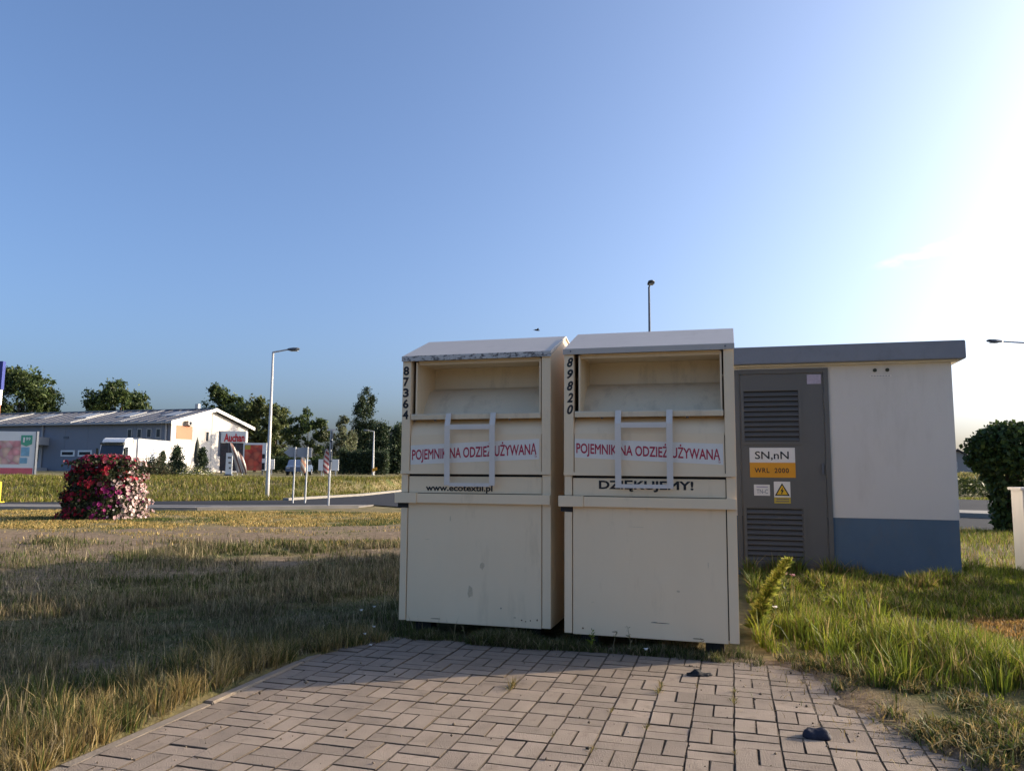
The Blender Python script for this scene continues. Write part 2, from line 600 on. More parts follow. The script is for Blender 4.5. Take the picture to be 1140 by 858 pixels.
def gz(x, y):
    x, y = np.asarray(x, float), np.asarray(y, float)
    near = 1 - sst(15, 20, y)
    z = (0.030 * (vn(x, y, 1.4, 1) - 0.5) + 0.022 * (vn(x, y, 0.45, 2) - 0.5)) * (0.25 + 0.75 * near)
    z += 0.016 * (vn(x, y, 0.16, 3) - 0.5) * near
    # bank rising behind the road on the left, level ground behind it
    yf = np.interp(x, FAR_X, FAR_Y)
    z = z + 0.66 * sst(1.5, 10.0, y - yf) * (1 - sst(-2, 8, x))
    z = z - 0.25 * sst(36, 44, y) * sst(4, 14, x)
    # the paving bed
    u, w = to_bin(x, y)
    rag = 0.16 * (vn(x, y, 0.35, 4) - 0.5) + 0.10 * (vn(x, y, 0.12, 5) - 0.5)
    d_left = u - pav_left(w) - 0.10 * (vn(x, y, 0.2, 7) - 0.5) * sst(-0.95, -0.5, w)
    d_back = (PAV_B - 0.025 + 0.15 * (vn(x, y, 0.3, 6) - 0.5) + 0.05 * (vn(x, y, 0.1, 5) - 0.5)) - w
    d_right = soil_edge(w) + rag - u
    inside = np.minimum(np.minimum(d_left, d_back), 3.0)
    bed = -0.085
    k = sst(-0.01, 0.05, inside) * sst(-0.12, 0.16, d_right)
    mound = 0.028 * sst(0, 0.5, -d_right) * (1 - sst(0, 3, w + 3))
    z_out = z + 0.004 + mound
    flat = z_out * (1 - k) + bed * k
    return np.where((inside > -0.2), flat, z)


def bare(x, y):
    """0..1: bare earth share of the ground cover"""
    x, y = np.asarray(x, float), np.asarray(y, float)
    yl = 13.7 + (x + 2.1) * 0.50 + 1.4 * (vn(x, y, 2.2, 1) - 0.5) + 0.7 * (vn(x, y, 0.6, 2) - 0.5)
    yu = 17.3 + (x + 2.6) * 0.30 + 0.9 * (vn(x, y, 2.0, 3) - 0.5)
    track = sst(-0.5, 0.5, y - yl) * sst(-0.4, 0.4, yu - y) * (0.60 + 0.40 * sst(0.3, 0.6, vn(x, y, 0.7, 5) * 0.5 + vn(x, y * 2.5, 0.5, 6) * 0.5))
    patch = sst(0.58, 0.70, vn(x, y, 1.3, 6) * 0.7 + vn(x, y, 0.45, 7) * 0.3 + 0.20 * sst(-3.2, -5.5, x) * sst(7.0, 8.2, y)) * (1 - sst(13, 16, y))
    u, w = to_bin(x, y)
    soil = sst(0.55, 0.0, u - soil_edge(w) - 0.25 * (vn(x, y, 0.4, 2) - 0.4)) * (w < 0.1) * (u > -1.5)
    right = sst(9.6, 10.6, y) * (1 - sst(13.2, 14.2, y)) * sst(3, 5, x) * 0.8
    patch = np.where(x > 0.5, 0, patch)
    return np.clip(np.maximum.reduce([track, patch * 0.85, soil, right]), 0, 1)


# ------------------------------------------------------------------ ground sheet
def axis(fine0, fine1, step, mids, far):
    a = list(np.arange(fine0, fine1, step))
    lo, hi = fine0, fine1
    for lim, st in mids:
        a += list(np.arange(hi, lim[1], st))
        a += list(np.arange(lim[0], lo, st))
        lo, hi = lim
    g = [1.0]
    while g[-1] < far:
        g.append(g[-1] * 1.35)
    a += [hi + q for q in [0] + g] + [lo - q for q in g]
    return np.unique(np.round(a, 4))


gx = axis(-3.6, 5.0, 0.055, [((-14, 14), 0.16), ((-60, 60), 1.0)], 3000)
gy = axis(2.0, 7.5, 0.055, [((-2, 24), 0.14), ((-20, 62), 0.7)], 3000)
X, Y = np.meshgrid(gx, gy)
Z = gz(X, Y)
nx, ny = len(gx), len(gy)
idx = np.arange(nx * ny).reshape(ny, nx)
quads = np.stack([idx[:-1, :-1], idx[:-1, 1:], idx[1:, 1:], idx[1:, :-1]], -1).reshape(-1, 4)
V = np.stack([X, Y, Z], -1).reshape(-1, 3)
bareness = bare(X, Y).ravel()


def ground_mat():
    m, nt, bs = new_mat('field ground')
    L = nt.links
    t = nt.nodes.new('ShaderNodeTexCoord')

    def noise(scale, detail=8, rough=0.65):
        n = nt.nodes.new('ShaderNodeTexNoise')
        n.inputs['Scale'].default_value = scale
        n.inputs['Detail'].default_value = detail
        n.inputs['Roughness'].default_value = rough
        L.new(t.outputs['Object'], n.inputs['Vector'])
        return n.outputs['Fac']

    def ramp(f, stops):
        r = nt.nodes.new('ShaderNodeValToRGB')
        els = r.color_ramp.elements
        while len(els) < len(stops):
            els.new(0.5)
        for e, (p, c) in zip(els, stops):
            e.position = p
            e.color = (*c, 1)
        L.new(f, r.inputs[0])
        return r.outputs[0]

    def mix(f, a, b):
        x = nt.nodes.new('ShaderNodeMix')
        x.data_type = 'RGBA'
        L.new(f, x.inputs['Factor'])
        L.new(a, x.inputs['A'])
        L.new(b, x.inputs['B'])
        return x.outputs['Result']
    at = nt.nodes.new('ShaderNodeAttribute')
    at.attribute_name = 'bare'
    soil = ramp(noise(9, 12, 0.75), [(0.30, (0.075, 0.052, 0.034)), (0.48, (0.205, 0.15, 0.10)), (0.72, (0.38, 0.285, 0.20))])
    dry = ramp(noise(3.0, 12, 0.75), [(0.3, (0.10, 0.085, 0.045)), (0.5, (0.21, 0.17, 0.085)), (0.72, (0.36, 0.28, 0.14))])
    green = ramp(noise(14, 8), [(0.3, (0.06, 0.075, 0.022)), (0.7, (0.15, 0.16, 0.05))])
    mr = nt.nodes.new('ShaderNodeMapRange')
    mr.inputs['From Min'].default_value = 0.47
    mr.inputs['From Max'].default_value = 0.62
    L.new(noise(0.55, 6), mr.inputs[0])
    veg = mix(mr.outputs[0], dry, green)
    out = mix(at.outputs['Fac'], veg, soil)
    L.new(out, bs.inputs['Base Color'])
    bs.inputs['Roughness'].default_value = 0.95
    bs.inputs['Specular IOR Level'].default_value = 0.15
    bp = nt.nodes.new('ShaderNodeBump')
    bp.inputs['Strength'].default_value = 1.0
    bp.inputs['Distance'].default_value = 0.05
    L.new(noise(22, 10, 0.7), bp.inputs['Height'])
    L.new(bp.outputs[0], bs.inputs['Normal'])
    return m


gm = arrays_mesh('ground', V, [quads], ground_mat())
ba = gm.attributes.new('bare', 'FLOAT', 'POINT')
ba.data.foreach_set('value', bareness.astype(np.float32))
gm.polygons.foreach_set('use_smooth', np.ones(len(gm.polygons), dtype=bool))
ground = tag(obj('ground', gm), 'dry grass field with bare earth track', None, kind='structure')

# ------------------------------------------------------------------ road, path, kerbs


def sheet(name, pts, z, mat, label, thick=0.0):
    mb = MB()
    if thick:
        mb.prism_z(pts, z - thick, z)
    else:
        mb.v = [(x, y, z) for x, y in pts]
        mb.f = [tuple(range(len(pts)))]
    o = mb.build(name, mat)
    bm = bmesh.new()
    bm.from_mesh(o.data)
    bmesh.ops.triangulate(bm, faces=[f for f in bm.faces if len(f.verts) > 4])
    bm.to_mesh(o.data)
    bm.free()
    return tag(o, label, None, kind='structure')


sheet('road', [(-80, 22.6), (-17, 24.6), (-9, 24.9), (-4.6, 26.1), (-3.2, 24.6), (4, 21.5), (9.6, 16.9), (24, 11), (60, -4), (75, 10), (60, 18.5), (21, 36), (0, 49.5),
               (-5.7, 47), (-6.9, 35), (-8.7, 29.3), (-17, 26.0), (-80, 24.0)], 0.034, M['asphalt'], 'dark asphalt road curving away behind the bins')
sheet('path', [(-80, 20.6), (-17, 22.2), (-9, 22.5), (-4.9, 24.6), (-4.6, 26.1), (-9, 24.9), (-17, 24.6), (-80, 22.6)], 0.046, M['path'], 'pale grey path along the road', 0.08)


def kerb_line(pts, w, z0, z1, label):
    root = None
    mb = MB()
    for (xa, ya), (xb, yb) in zip(pts[:-1], pts[1:]):
        d = Vector((xb - xa, yb - ya, 0))
        n = Vector((-d.y, d.x, 0)).normalized() * w / 2
        A, B = Vector((xa, ya, 0)), Vector((xb, yb, 0))
        mb.hexa([A - n + Vector((0, 0, z0)), B - n + Vector((0, 0, z0)), B + n + Vector((0, 0, z0)), A + n + Vector((0, 0, z0)),
                 A - n + Vector((0, 0, z1)), B - n + Vector((0, 0, z1)), B + n + Vector((0, 0, z1)), A + n + Vector((0, 0, z1))])
    return tag(mb.build('kerb', M['kerb']), label, None, kind='structure')


kerb_line([(-60, 21.05), (-17, 22.0), (-9, 22.3), (-4.8, 24.4)], 0.16, -0.05, 0.10, 'pale kerb along the grass side of the path')
kerb_line([(-8.5, 29.35), (-6.75, 35.1), (-5.5, 47.2)], 0.25, -0.05, 0.12, 'pale kerb at the foot of the bank')
# a low kerbed island in the road behind the kiosk
island = MB().prism_z([(9.2, 24.2), (13.2, 20.6), (17.5, 17.6), (18.2, 18.6), (14.2, 22.4), (10.0, 25.2)], 0.0, 0.16)
tag(island.build('traffic_island', M['kerb']), 'low kerbed island in the road behind the kiosk', None, kind='structure')

# ------------------------------------------------------------------ block paving
bu = np.arange(PAV_L, PAV_R + 0.001, 0.029)
bw_ = np.arange(PAV_F, PAV_B + 0.001, 0.029)
BU, BWW = np.meshgrid(bu, bw_)
BX, BY = from_bin(BU, BWW)
BZ = -0.0115 + 0.013 * vn(BX, BY, 0.55, 3) + 0.006 * (vn(BX, BY, 0.09, 4) - 0.3) + 0.006 * np.exp(-np.abs(BU - soil_edge(BWW)) / 0.35)
BZ = np.minimum(BZ, 0.010 * (vn(BX, BY, 0.9, 2) - 0.5) - 0.0048 + 0.004 * np.exp(-np.abs(BU - soil_edge(BWW)) / 0.25))
bi = np.arange(BU.size).reshape(BU.shape)
paving = tag(obj('paving', arrays_mesh('paving', np.stack([BX, BY, BZ], -1).reshape(-1, 3), [np.stack([bi[:-1, :-1], bi[:-1, 1:], bi[1:, 1:], bi[1:, :-1]], -1).reshape(-1, 4)], M['bed'])),
             'basket weave block paving in front of the bins', kind='structure')


def paver_mesh(L, W, seed):
    r = random.Random(seed)
    h, c = 0.05, 0.0018
    a, b = L / 2 - 0.0032, W / 2 - 0.0032
    v = []
    for z, ins in ((-h, 0), (-c, 0), (0, c)):
        for sx, sy in ((-1, -1), (1, -1), (1, 1), (-1, 1)):
            j = 0.0030
            v.append((sx * (a - ins) + r.uniform(-j, j), sy * (b - ins) + r.uniform(-j, j), z))
    f = [(8, 9, 10, 11)]
    for k in range(4):
        n = (k + 1) % 4
        f += [(k, n, n + 4, k + 4), (k + 4, n + 4, n + 8, k + 8)]
    me = bpy.data.meshes.new('paver')
    me.from_pydata(v, [], f)
    me.update()
    me.materials.append(M['paver'])
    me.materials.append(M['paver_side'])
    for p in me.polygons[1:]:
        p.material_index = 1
    return me


pav_meshes = [paver_mesh(0.20, 0.10, s) for s in range(7)]
cell = 0.2015
spots = []
nu = int((PAV_R - PAV_L) / cell)
nw = int((PAV_B - PAV_F) / cell)
for i in range(nu):
    for j in range(nw):
        cu, cw = PAV_L + (i + 0.5) * cell, PAV_B - (j + 0.5) * cell
        for s in (-1, 1):
            if (i + j) % 2 == 0:
                spots.append((cu, cw + s * 0.0504, 0.0))
            else:
                spots.append((cu + s * 0.0504, cw, math.pi / 2))


def view_size(x, y, z=0.0):
    c, s = math.cos(0.1097), math.sin(0.1097)
    d = y * c + (z - 1.22) * s
    if d < 0.3:
        return -1, 0, 0
    px = 570 + 857 * x / d
    py = 429 - 857 * (-y * s + (z - 1.22) * c) / d
    return (1 / d ** 2 if -20 < px < 1160 and py < 872 else 0), px, py


cand = []
for u, w, rot in spots:
    x, y = from_bin(u, w)
    hidden = u > float(soil_edge(w)) + 0.22
    vs = view_size(x, y)[0]
    cand.append((0 if hidden else vs, x, y, rot))
order = sorted(range(len(cand)), key=lambda k: -cand[k][0])
single = set(order[:296])
rest = MB()
prng = random.Random(5)
for k, (sz, x, y, rot) in enumerate(cand):
    me = prng.choice(pav_meshes)
    rz = -YAW + rot + (math.pi if prng.random() < 0.5 else 0) + prng.gauss(0, 0.011)
    dz = prng.gauss(0, 0.0013)
    # gentle unevenness of the laid surface
    dz += 0.010 * (float(vn(x, y, 0.9, 2)) - 0.5)
    tx, ty = prng.gauss(0, 0.003), prng.gauss(0, 0.003)
    if k in single:
        o = bpy.data.objects.new('paver', me)
        o.location = (x, y, dz)
        o.rotation_euler = (tx, ty, rz)
        link(o, paving)
    else:
        mt = Matrix.Translation((x, y, dz)) @ Euler((tx, ty, rz)).to_matrix().to_4x4()
        n0 = len(rest.v)
        rest.v += [tuple(mt @ v.co) for v in me.vertices]
        rest.f += [tuple(n0 + q for q in p.vertices) for p in me.polygons]
o = rest.build('outer_pavers', M['paver'], paving)
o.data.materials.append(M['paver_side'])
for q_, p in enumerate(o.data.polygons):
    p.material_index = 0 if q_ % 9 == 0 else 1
o['kind'] = 'stuff'
# edging stones along the left side
n_e = 4
for k in range(n_e):
    w0, w1 = PAV_F + k * 0.91, PAV_F + (k + 1) * 0.91 - 0.008
    x, y = from_bin(PAV_L - 0.035, (w0 + w1) / 2)
    mb = MB().box(-0.030, 0.030, -(w1 - w0) / 2, (w1 - w0) / 2, -0.15, 0.001)
    o = mb.build('edging_stone', M['edging'], paving, bevel=0.006)
    o.location = (x, y, prng.gauss(0, 0.003))
    o.rotation_euler = (0, prng.gauss(0, 0.02), -YAW + prng.gauss(0, 0.006))


# ------------------------------------------------------------------ clothing bins
BW, BD = 1.171, 1.48


def make_bin(name, loc, tilt, label, number, num_box, sticker, slogan, slogan_box, roof_mat, fascia_mat, marks, shear_num, ybar):
    t = empty(name, loc, 0, label, 'clothing bin', 'used clothing bins side by side', rot=(0, tilt, -YAW))
    W, D = BW, BD
    bv = 0.0022
    # shell
    gable = [(0.012, 0.10), (D, 0.10), (D, 2.055), (0.52, 2.272), (0.012, 2.06)]
    MB().prism_x(gable, 0.002, 0.014).build('side_panel', M['bin'], t)
    MB().prism_x(gable, W - 0.014, W - 0.002).build('side_panel', M['bin'], t)
    MB().box(0.014, W - 0.014, D - 0.012, D, 0.10, 2.05).build('back_panel', M['bin'], t)
    MB().box(0.014, W - 0.014, 0.02, D - 0.012, 0.10, 0.112).build('floor_panel', M['bin'], t)
    # front posts
    MB().box(0.0, 0.054, 0.0, 0.045, 0.102, 0.932).build('corner_post', M['bin'], t, bv)
    MB().box(1.108, W, 0.0, 0.045, 0.102, 1.186).build('corner_post', M['bin'], t, bv)
    MB().box(0.0, 0.054, 0.0, 0.045, 1.048, 1.186).build('corner_post', M['bin'], t, bv)
    MB().box(-0.002, 0.068, -0.012, 0.05, 1.194, 2.058).build('corner_post', M['bin'], t, bv)
    MB().box(1.106, W + 0.002, -0.012, 0.05, 1.194, 2.058).build('corner_post', M['bin'], t, bv)
    # dark inner core seen only through the panel joints
    MB().box(0.03, W - 0.03, 0.034, 0.05, 0.115, 1.47).build('inner_panel', M['black'], t)
    # lower door
    MB().box(0.060, 1.101, 0.004, 0.030, 0.097, 0.975).build('door', M['bin'], t, bv)
    # black slot and lock bar
    MB().box(-0.028, 0.0545, 0.006, 0.055, 0.934, 0.985).build('lock_slot', M['black'], t)
    MB().box(0.142, W + 0.001, -0.034, 0.0, 0.972, 1.042).build('lock_bar', M['bin'], t, bv)
    MB().box(-0.036, 0.1415, -0.042, 0.0, 0.970, 1.046).build('lock_sleeve', M['bin'], t, bv)
    # flap with the slogan
    MB().box(0.060, 1.103, 0.008, 0.030, 1.046, 1.170).build('flap', M['bin'], t, bv)
    # flat front plate
    MB().box(0.073, 1.101, -0.006, 0.030, 1.196, 1.482).build('front_plate', M['bin'], t, bv)
    MB().box(-0.004, W + 0.004, -0.015, -0.0065, 1.188, 1.2105).build('seam_lip', M['bin'], t, 0.0015)
    # drum curving back under the ledge
    prof = [(0.002 + 0.20 * (1 - math.cos(a)), 1.482 + 0.15 * math.sin(a)) for a in np.linspace(0, R(88), 9)]
    MB().grid([[(x, y, z) for x in (0.069, 1.1055)] for y, z in prof]).build('lower_drum', M['bin'], t, smooth=True)
    # ledge: rolled lip of the tipping hatch
    lip = MB().prism_x([(-0.022, 1.598), (0.14, 1.612), (0.14, 1.640), (-0.014, 1.642), (-0.026, 1.634)], 0.078, 1.099)
    lip.build('hatch_lip', M['bin_dirty'], t, 0.002)
    for bx in (0.27, 0.86):
        MB().tube([(bx, -0.002, 1.597), (bx, -0.002, 1.588)], 0.009, 8).build('bolt', M['galv_dark'], t)
    # throat above the ledge
    prof = [(0.138 + 0.25 * math.sin(a), 1.640 + 0.235 * (1 - math.cos(a)) ** 0.75 if False else 1.640 + 0.235 * math.sin(a) ** 0.72) for a in np.linspace(0, R(90), 12)]
    prof = [(0.138, 1.640), (0.160, 1.690), (0.190, 1.740), (0.225, 1.785), (0.265, 1.822), (0.310, 1.850), (0.360, 1.868), (0.39, 1.874)]
    MB().grid([[(x, y, z) for x in (0.112, 1.082)] for y, z in prof]).build('upper_drum', M['bin_dirty'], t, smooth=True)
    MB().box(0.112, 1.082, 0.385, 0.397, 1.872, 2.045).build('throat_back', M['bin_dirty'], t)
    MB().box(0.112, 1.082, 0.052, 0.396, 2.036, 2.046).build('throat_ceiling', M['bin_dirty'], t)
    for xa, xb in ((0.100, 0.112), (1.082, 1.094)):
        MB().box(xa, xb, 0.012, 0.397, 1.644, 2.046).build('throat_cheek', M['bin'], t)
    MB().box(0.112, 1.082, 0.030, 0.051, 2.026, 2.056).build('throat_edge', M['bin'], t)
    # handle: two bent straps with two rungs
    for xs in (0.390, 0.742):
        h = MB()
        pts = [(0.012, 1.640), (-0.032, 1.640), (-0.062, 1.548), (-0.052, 1.108)]
        th = 0.007
        for (ya, za), (yb, zb) in zip(pts[:-1], pts[1:]):
            d = Vector((0, yb - ya, zb - za)).normalized()
            n = Vector((0, d.z, -d.y)) * th / 2
            A, B = Vector((0, ya, za)) - d * 0.002, Vector((0, yb, zb)) + d * 0.002
            h.hexa([Vector((x, 0, 0)) + p for x, p in ((xs - 0.021, A - n), (xs + 0.021, A - n), (xs + 0.021, A + n), (xs - 0.021, A + n),
                                                       (xs - 0.021, B - n), (xs + 0.021, B - n), (xs + 0.021, B + n), (xs - 0.021, B + n))])
        h.build('handle_strap', M['handle'], t)
    MB().box(0.4115, 0.7205, -0.066, -0.059, 1.520, 1.556).build('handle_rung', M['handle'], t)
    MB().box(0.4115, 0.7205, -0.058, -0.051, ybar, ybar + 0.026).build('handle_rung', M['handle'], t)
    # roof
    rp = [(-0.024, 2.060), (-0.024, 2.0915), (0.52, 2.292), (D + 0.02, 2.074), (D + 0.02, 2.058), (0.52, 2.275)]
    MB().prism_x(list(reversed(rp)), -0.004, W + 0.008).build('roof', roof_mat, t, 0.0015)
    MB().box(-0.006, W + 0.010, -0.029, -0.0245, 2.050, 2.0905).build('roof_edge', fascia_mat, t, 0.001)
    for bx in (0.05, 1.12):
        MB().tube([(bx, -0.029, 2.072), (bx, -0.034, 2.072)], 0.006, 8).build('bolt', M['galv_dark'], t)
    # feet
    for fx in (0.10, W - 0.22):
        for fy in (0.10, D - 0.22):
            MB().box(fx, fx + 0.12, fy, fy + 0.12, -0.06, 0.099).build('foot', M['black'], t)
    # sticker band and lettering
    (x0, x1), (zl0, zl1), (zr0, zr1) = sticker
    y = -0.0075
    s = MB().hexa([(x0, y, zl0), (x1, y, zr0), (x1, y + 0.001, zr0), (x0, y + 0.001, zl0), (x0, y, zl1), (x1, y, zr1), (x1, y + 0.001, zr1), (x0, y + 0.001, zl1)])
    st = s.build('sticker', M['sticker'], t)
    hgt = zl1 - zl0
    me = text_mesh('POJEMNIK NA ODZIEŻ UŻYWANĄ', M['letter_red'], x0 + 0.012, x1 - 0.018, zl0 + hgt * 0.07, zl0 + hgt * 0.95, y - 0.0006,
                   offset=0.02, slope=zr0 - zl0)
    obj('lettering', me, st)
    # number, one digit under the other
    nx0, nx1, nz1, nz0 = num_box
    dh = (nz1 - nz0) / len(number)
    for k, ch in enumerate(number):
        za = nz1 - (k + 1) * dh + dh * 0.10
        me = text_mesh(ch, M['letter_black'], nx0, nx1, za, za + dh * 0.82, -0.0132, offset=0.035, shear=shear_num)
        obj('digit', me, t)
    sx0, sx1, sz0, sz1 = slogan_box
    obj('lettering', text_mesh(slogan, M['letter_black'], sx0, sx1, sz0, sz1, 0.0068, offset=0.03), t)
    # scuffs and rust, thin flakes on the paint
    rr = random.Random(len(slogan))
    for (mx, mz, w, hh, kind) in marks:
        n = 9
        pts = []
        for q in range(n):
            an = 2 * math.pi * q / n
            ra = rr.uniform(0.55, 1.0)
            pts.append((mx + w / 2 * ra * math.cos(an), mz + hh / 2 * ra * math.sin(an)))
        MB().prism_y(pts, 0.0030, 0.0045).build('scuff', M[kind], t)
    return t


make_bin('clothing_bin', (float(OB[0] - BW * E1[0]), float(OB[1] - BW * E1[1]), 0), 0.001,
         'cream metal clothing bin numbered 89820 saying DZIĘKUJEMY!, beside the grey kiosk door',
         '89820', (0.020, 0.066, 2.036, 1.612), ((0.075, 1.092), (1.314, 1.447), (1.268, 1.409)),
         'DZIĘKUJEMY!', (0.245, 0.893, 1.078, 1.158), M['bin_roof'], M['bin_roof'],
         [(0.66, 0.205, 0.17, 0.006, 'scuff'), (0.62, 0.209, 0.05, 0.005, 'scuff'), (0.20, 0.32, 0.03, 0.004, 'scuff_pale'), (0.35, 0.128, 0.05, 0.006, 'rust'), (0.90, 0.118, 0.09, 0.007, 'rust'), (0.98, 0.60, 0.006, 0.05, 'scuff_pale'),
          (0.50, 0.84, 0.12, 0.004, 'scuff_pale'), (0.13, 0.14, 0.014, 0.02, 'rust'), (0.78, 0.42, 0.03, 0.02, 'scuff_pale')], 0.28, 1.106)
make_bin('clothing_bin', (0.2883 - BW * float(E1[0]), 5.6134 - BW * float(E1[1]), 0.0), -0.0025,
         'cream metal clothing bin numbered 87364 with a web address, next to the mown field',
         '87364', (0.004, 0.052, 2.020, 1.595), ((0.075, 1.086), (1.258, 1.404), (1.300, 1.448)),
         'www.ecotextil.pl', (0.198, 0.728, 1.048, 1.108), M['bin_roof'], M['bin_fascia'],
         [(0.655, 0.52, 0.05, 0.07, 'scuff_pale'), (0.565, 0.335, 0.05, 0.11, 'scuff_pale'), (0.80, 0.225, 0.010, 0.018, 'scuff'),
          (0.955, 0.150, 0.014, 0.012, 'rust'), (0.985, 0.143, 0.012, 0.010, 'rust'), (1.02, 0.150, 0.010, 0.012, 'rust'), (0.905, 0.165, 0.03, 0.005, 'rust'),
          (1.07, 0.155, 0.012, 0.02, 'rust'), (0.30, 0.125, 0.10, 0.006, 'rust'), (0.22, 0.70, 0.05, 0.004, 'scuff_pale'), (0.40, 0.86, 0.008, 0.05, 'scuff_pale')], 0.0, 1.098)

# ------------------------------------------------------------------ transformer kiosk
KX, KY = 5.0393, 8.7514
kiosk = empty('transformer_kiosk', (KX, KY, 0), -YAW, 'pale rendered transformer kiosk with dark grey louvred door and flat roof', 'kiosk')
KW, KD = 3.1, 2.55
MB().box(-KW, 0, 0, KD, 0.70, 2.502).build('wall', M['plaster'], kiosk)
MB().box(-KW + 0.006, -0.006, 0.006, KD - 0.006, -0.3, 0.6995).build('plinth', M['plinth'], kiosk)
roof = MB().box(-KW - 0.13, 0.125, -0.13, KD + 0.13, 2.515, 2.725).build('roof', M['kroof'], kiosk, 0.008)
MB().box(-KW - 0.06, 0.06, -0.06, KD + 0.06, 2.492, 2.5145).build('soffit', M['ktrim'], kiosk)
# door
dx0, dx1, dz0, dz1 = -2.395, -1.325, 0.06, 2.462
fr = MB()
fr.box(dx0, dx0 + 0.055, -0.03, 0.03, dz0, dz1)
fr.box(dx1 - 0.055, dx1, -0.03, 0.03, dz0, dz1)
fr.box(dx0 + 0.0555, dx1 - 0.0555, -0.03, 0.03, dz1 - 0.055, dz1)
door_frame = fr.build('door_frame', M['kdoor'], kiosk, 0.003)
lx0, lx1, lz0, lz1 = dx0 + 0.060, dx1 - 0.060, dz0 + 0.02, dz1 - 0.060
vents = [(-2.325, -1.630, 1.552, 2.233), (-2.322, -1.616, 0.138, 0.826)]
door = MB()
# leaf built round the two vent openings
vx0, vx1 = -2.29, -1.665
door.box(lx0, vx0, -0.018, 0.0, lz0, lz1)
door.box(vx1, lx1, -0.018, 0.0, lz0, lz1)
door.box(vx0, vx1, -0.018, 0.0, 2.198, lz1)
door.box(vx0, vx1, -0.018, 0.0, 0.790, 1.588)
door.box(vx0, vx1, -0.018, 0.0, lz0, 0.175)
leaf = door.build('door', M['kdoor'], kiosk)
MB().box(vx0 - 0.02, vx1 + 0.02, -0.0015, 0.004, 0.1, 2.25).build('vent_void', M['black'], leaf)
for (a0, a1, b0, b1) in vents:
    vf = MB()
    e = 0.034
    vf.box(a0, a0 + e, -0.030, -0.0185, b0, b1)
    vf.box(a1 - e, a1, -0.030, -0.0185, b0, b1)
    vf.box(a0 + e, a1 - e, -0.030, -0.0185, b1 - e, b1)
    vf.box(a0 + e, a1 - e, -0.030, -0.0185, b0, b0 + e)
    vo = vf.build('vent_frame', M['kdoor'], leaf, 0.002)
    n = 10
    z0, z1 = b0 + 0.038, b1 - 0.038
    pitch = (z1 - z0) / n
    sl = MB().hexa([(a0 + e, -0.028, 0), (a1 - e, -0.028, 0), (a1 - e, -0.026, 0), (a0 + e, -0.026, 0),
                    (a0 + e, -0.0045, pitch * 0.62), (a1 - e, -0.0045, pitch * 0.62), (a1 - e, -0.0025, pitch * 0.62), (a0 + e, -0.0025, pitch * 0.62)])
    sl.box(a0 + e, a1 - e, -0.0285, -0.0262, -pitch * 0.16, 0.002)
    sm = sl.mesh('slat', M['kslat'])
    for k in range(n):
        so = obj('slat', sm, leaf)
        so.location = (0, 0, z0 + (k + 0.2) * pitch)
MB().box(-1.43, -1.41, -0.045, -0.0185, 1.20, 1.33).build('door_handle', M['galv_dark'], leaf, 0.003)
for hz in (0.45, 1.25, 2.1):
    MB().tube([(lx1 + 0.004, -0.026, hz - 0.06), (lx1 + 0.004, -0.026, hz + 0.06)], 0.008, 8).build('hinge', M['kdoor'], leaf)


def plate(name, mat, x0, x1, z0, z1, y, parent, th=0.003):
    return MB().box(x0, x1, y, y + th, z0, z1).build(name, mat, parent)


yp = -0.0225
p1 = plate('voltage_plate', M['sticker'], -2.240, -1.722, 1.336, 1.513, yp, leaf)
obj('lettering', text_mesh('SN,nN', M['letter_black'], -2.178, -1.792, 1.362, 1.470, yp - 0.0012, offset=0.012), p1)
p2 = plate('name_plate', M['orange'], -2.240, -1.721, 1.158, 1.3355, yp, leaf)
obj('lettering', text_mesh('WRL  2000', M['letter_black'], -2.186, -1.797, 1.213, 1.272, yp - 0.0012, offset=0.02, spacing=1.15), p2)
p3 = plate('network_plate', M['sticker'], -2.199, -2.017, 0.942, 1.073, yp, leaf)
obj('lettering', text_mesh('TN-C', M['grey_print'], -2.170, -2.040, 0.966, 1.018, yp - 0.0012, offset=0.012), p3)
plate('print_line', M['lilac'], -2.170, -2.040, 1.038, 1.052, yp - 0.001, p3, 0.0008)
p4 = plate('warning_plate', M['sticker'], -1.971, -1.786, 0.926, 1.111, yp, leaf)
MB().prism_y([(-1.963, 0.944), (-1.8785, 1.094), (-1.794, 0.944)], yp - 0.0012, yp - 0.0002).build('triangle_border', M['letter_black'], p4)
MB().prism_y([(-1.941, 0.957), (-1.8785, 1.068), (-1.816, 0.957)], yp - 0.0020, yp - 0.0013).build('triangle', M['yellow'], p4)
MB().prism_y([(-1.868, 1.048), (-1.900, 0.998), (-1.882, 0.998), (-1.892, 0.972), (-1.898, 0.974), (-1.884, 0.961), (-1.874, 0.978), (-1.880, 0.976), (-1.858, 1.010), (-1.876, 1.010)][::-1],
             yp - 0.0028, yp - 0.0021).build('lightning_bolt', M['letter_black'], p4)
p5 = plate('warning_caption', M['olive'], -1.971, -1.786, 0.854, 0.9255, yp, leaf)
for k in range(2):
    plate('print_line', M['scuff'], -1.955 + 0.01 * k, -1.805, 0.872 + k * 0.026, 0.884 + k * 0.026, yp - 0.001, p5, 0.0008)
plate('faded_sticker', M['lilac'], -1.560, -1.405, 2.272, 2.385, yp, leaf)
# two round vents and a thin label strip on the wall
for hx in (-0.807, -0.673):
    MB().tube([(hx, 0.002, 2.42), (hx, -0.012, 2.42)], 0.022, 12).build('cable_port', M['canvas_dark'], kiosk)
lab = plate('wall_label', M['sticker'], -0.862, -0.632, 2.342, 2.362, -0.004, kiosk)
for k in range(7):
    plate('print_mark', M['grey_print'], -0.852 + k * 0.031, -0.832 + k * 0.031, 2.347, 2.357, -0.005, lab, 0.0008)


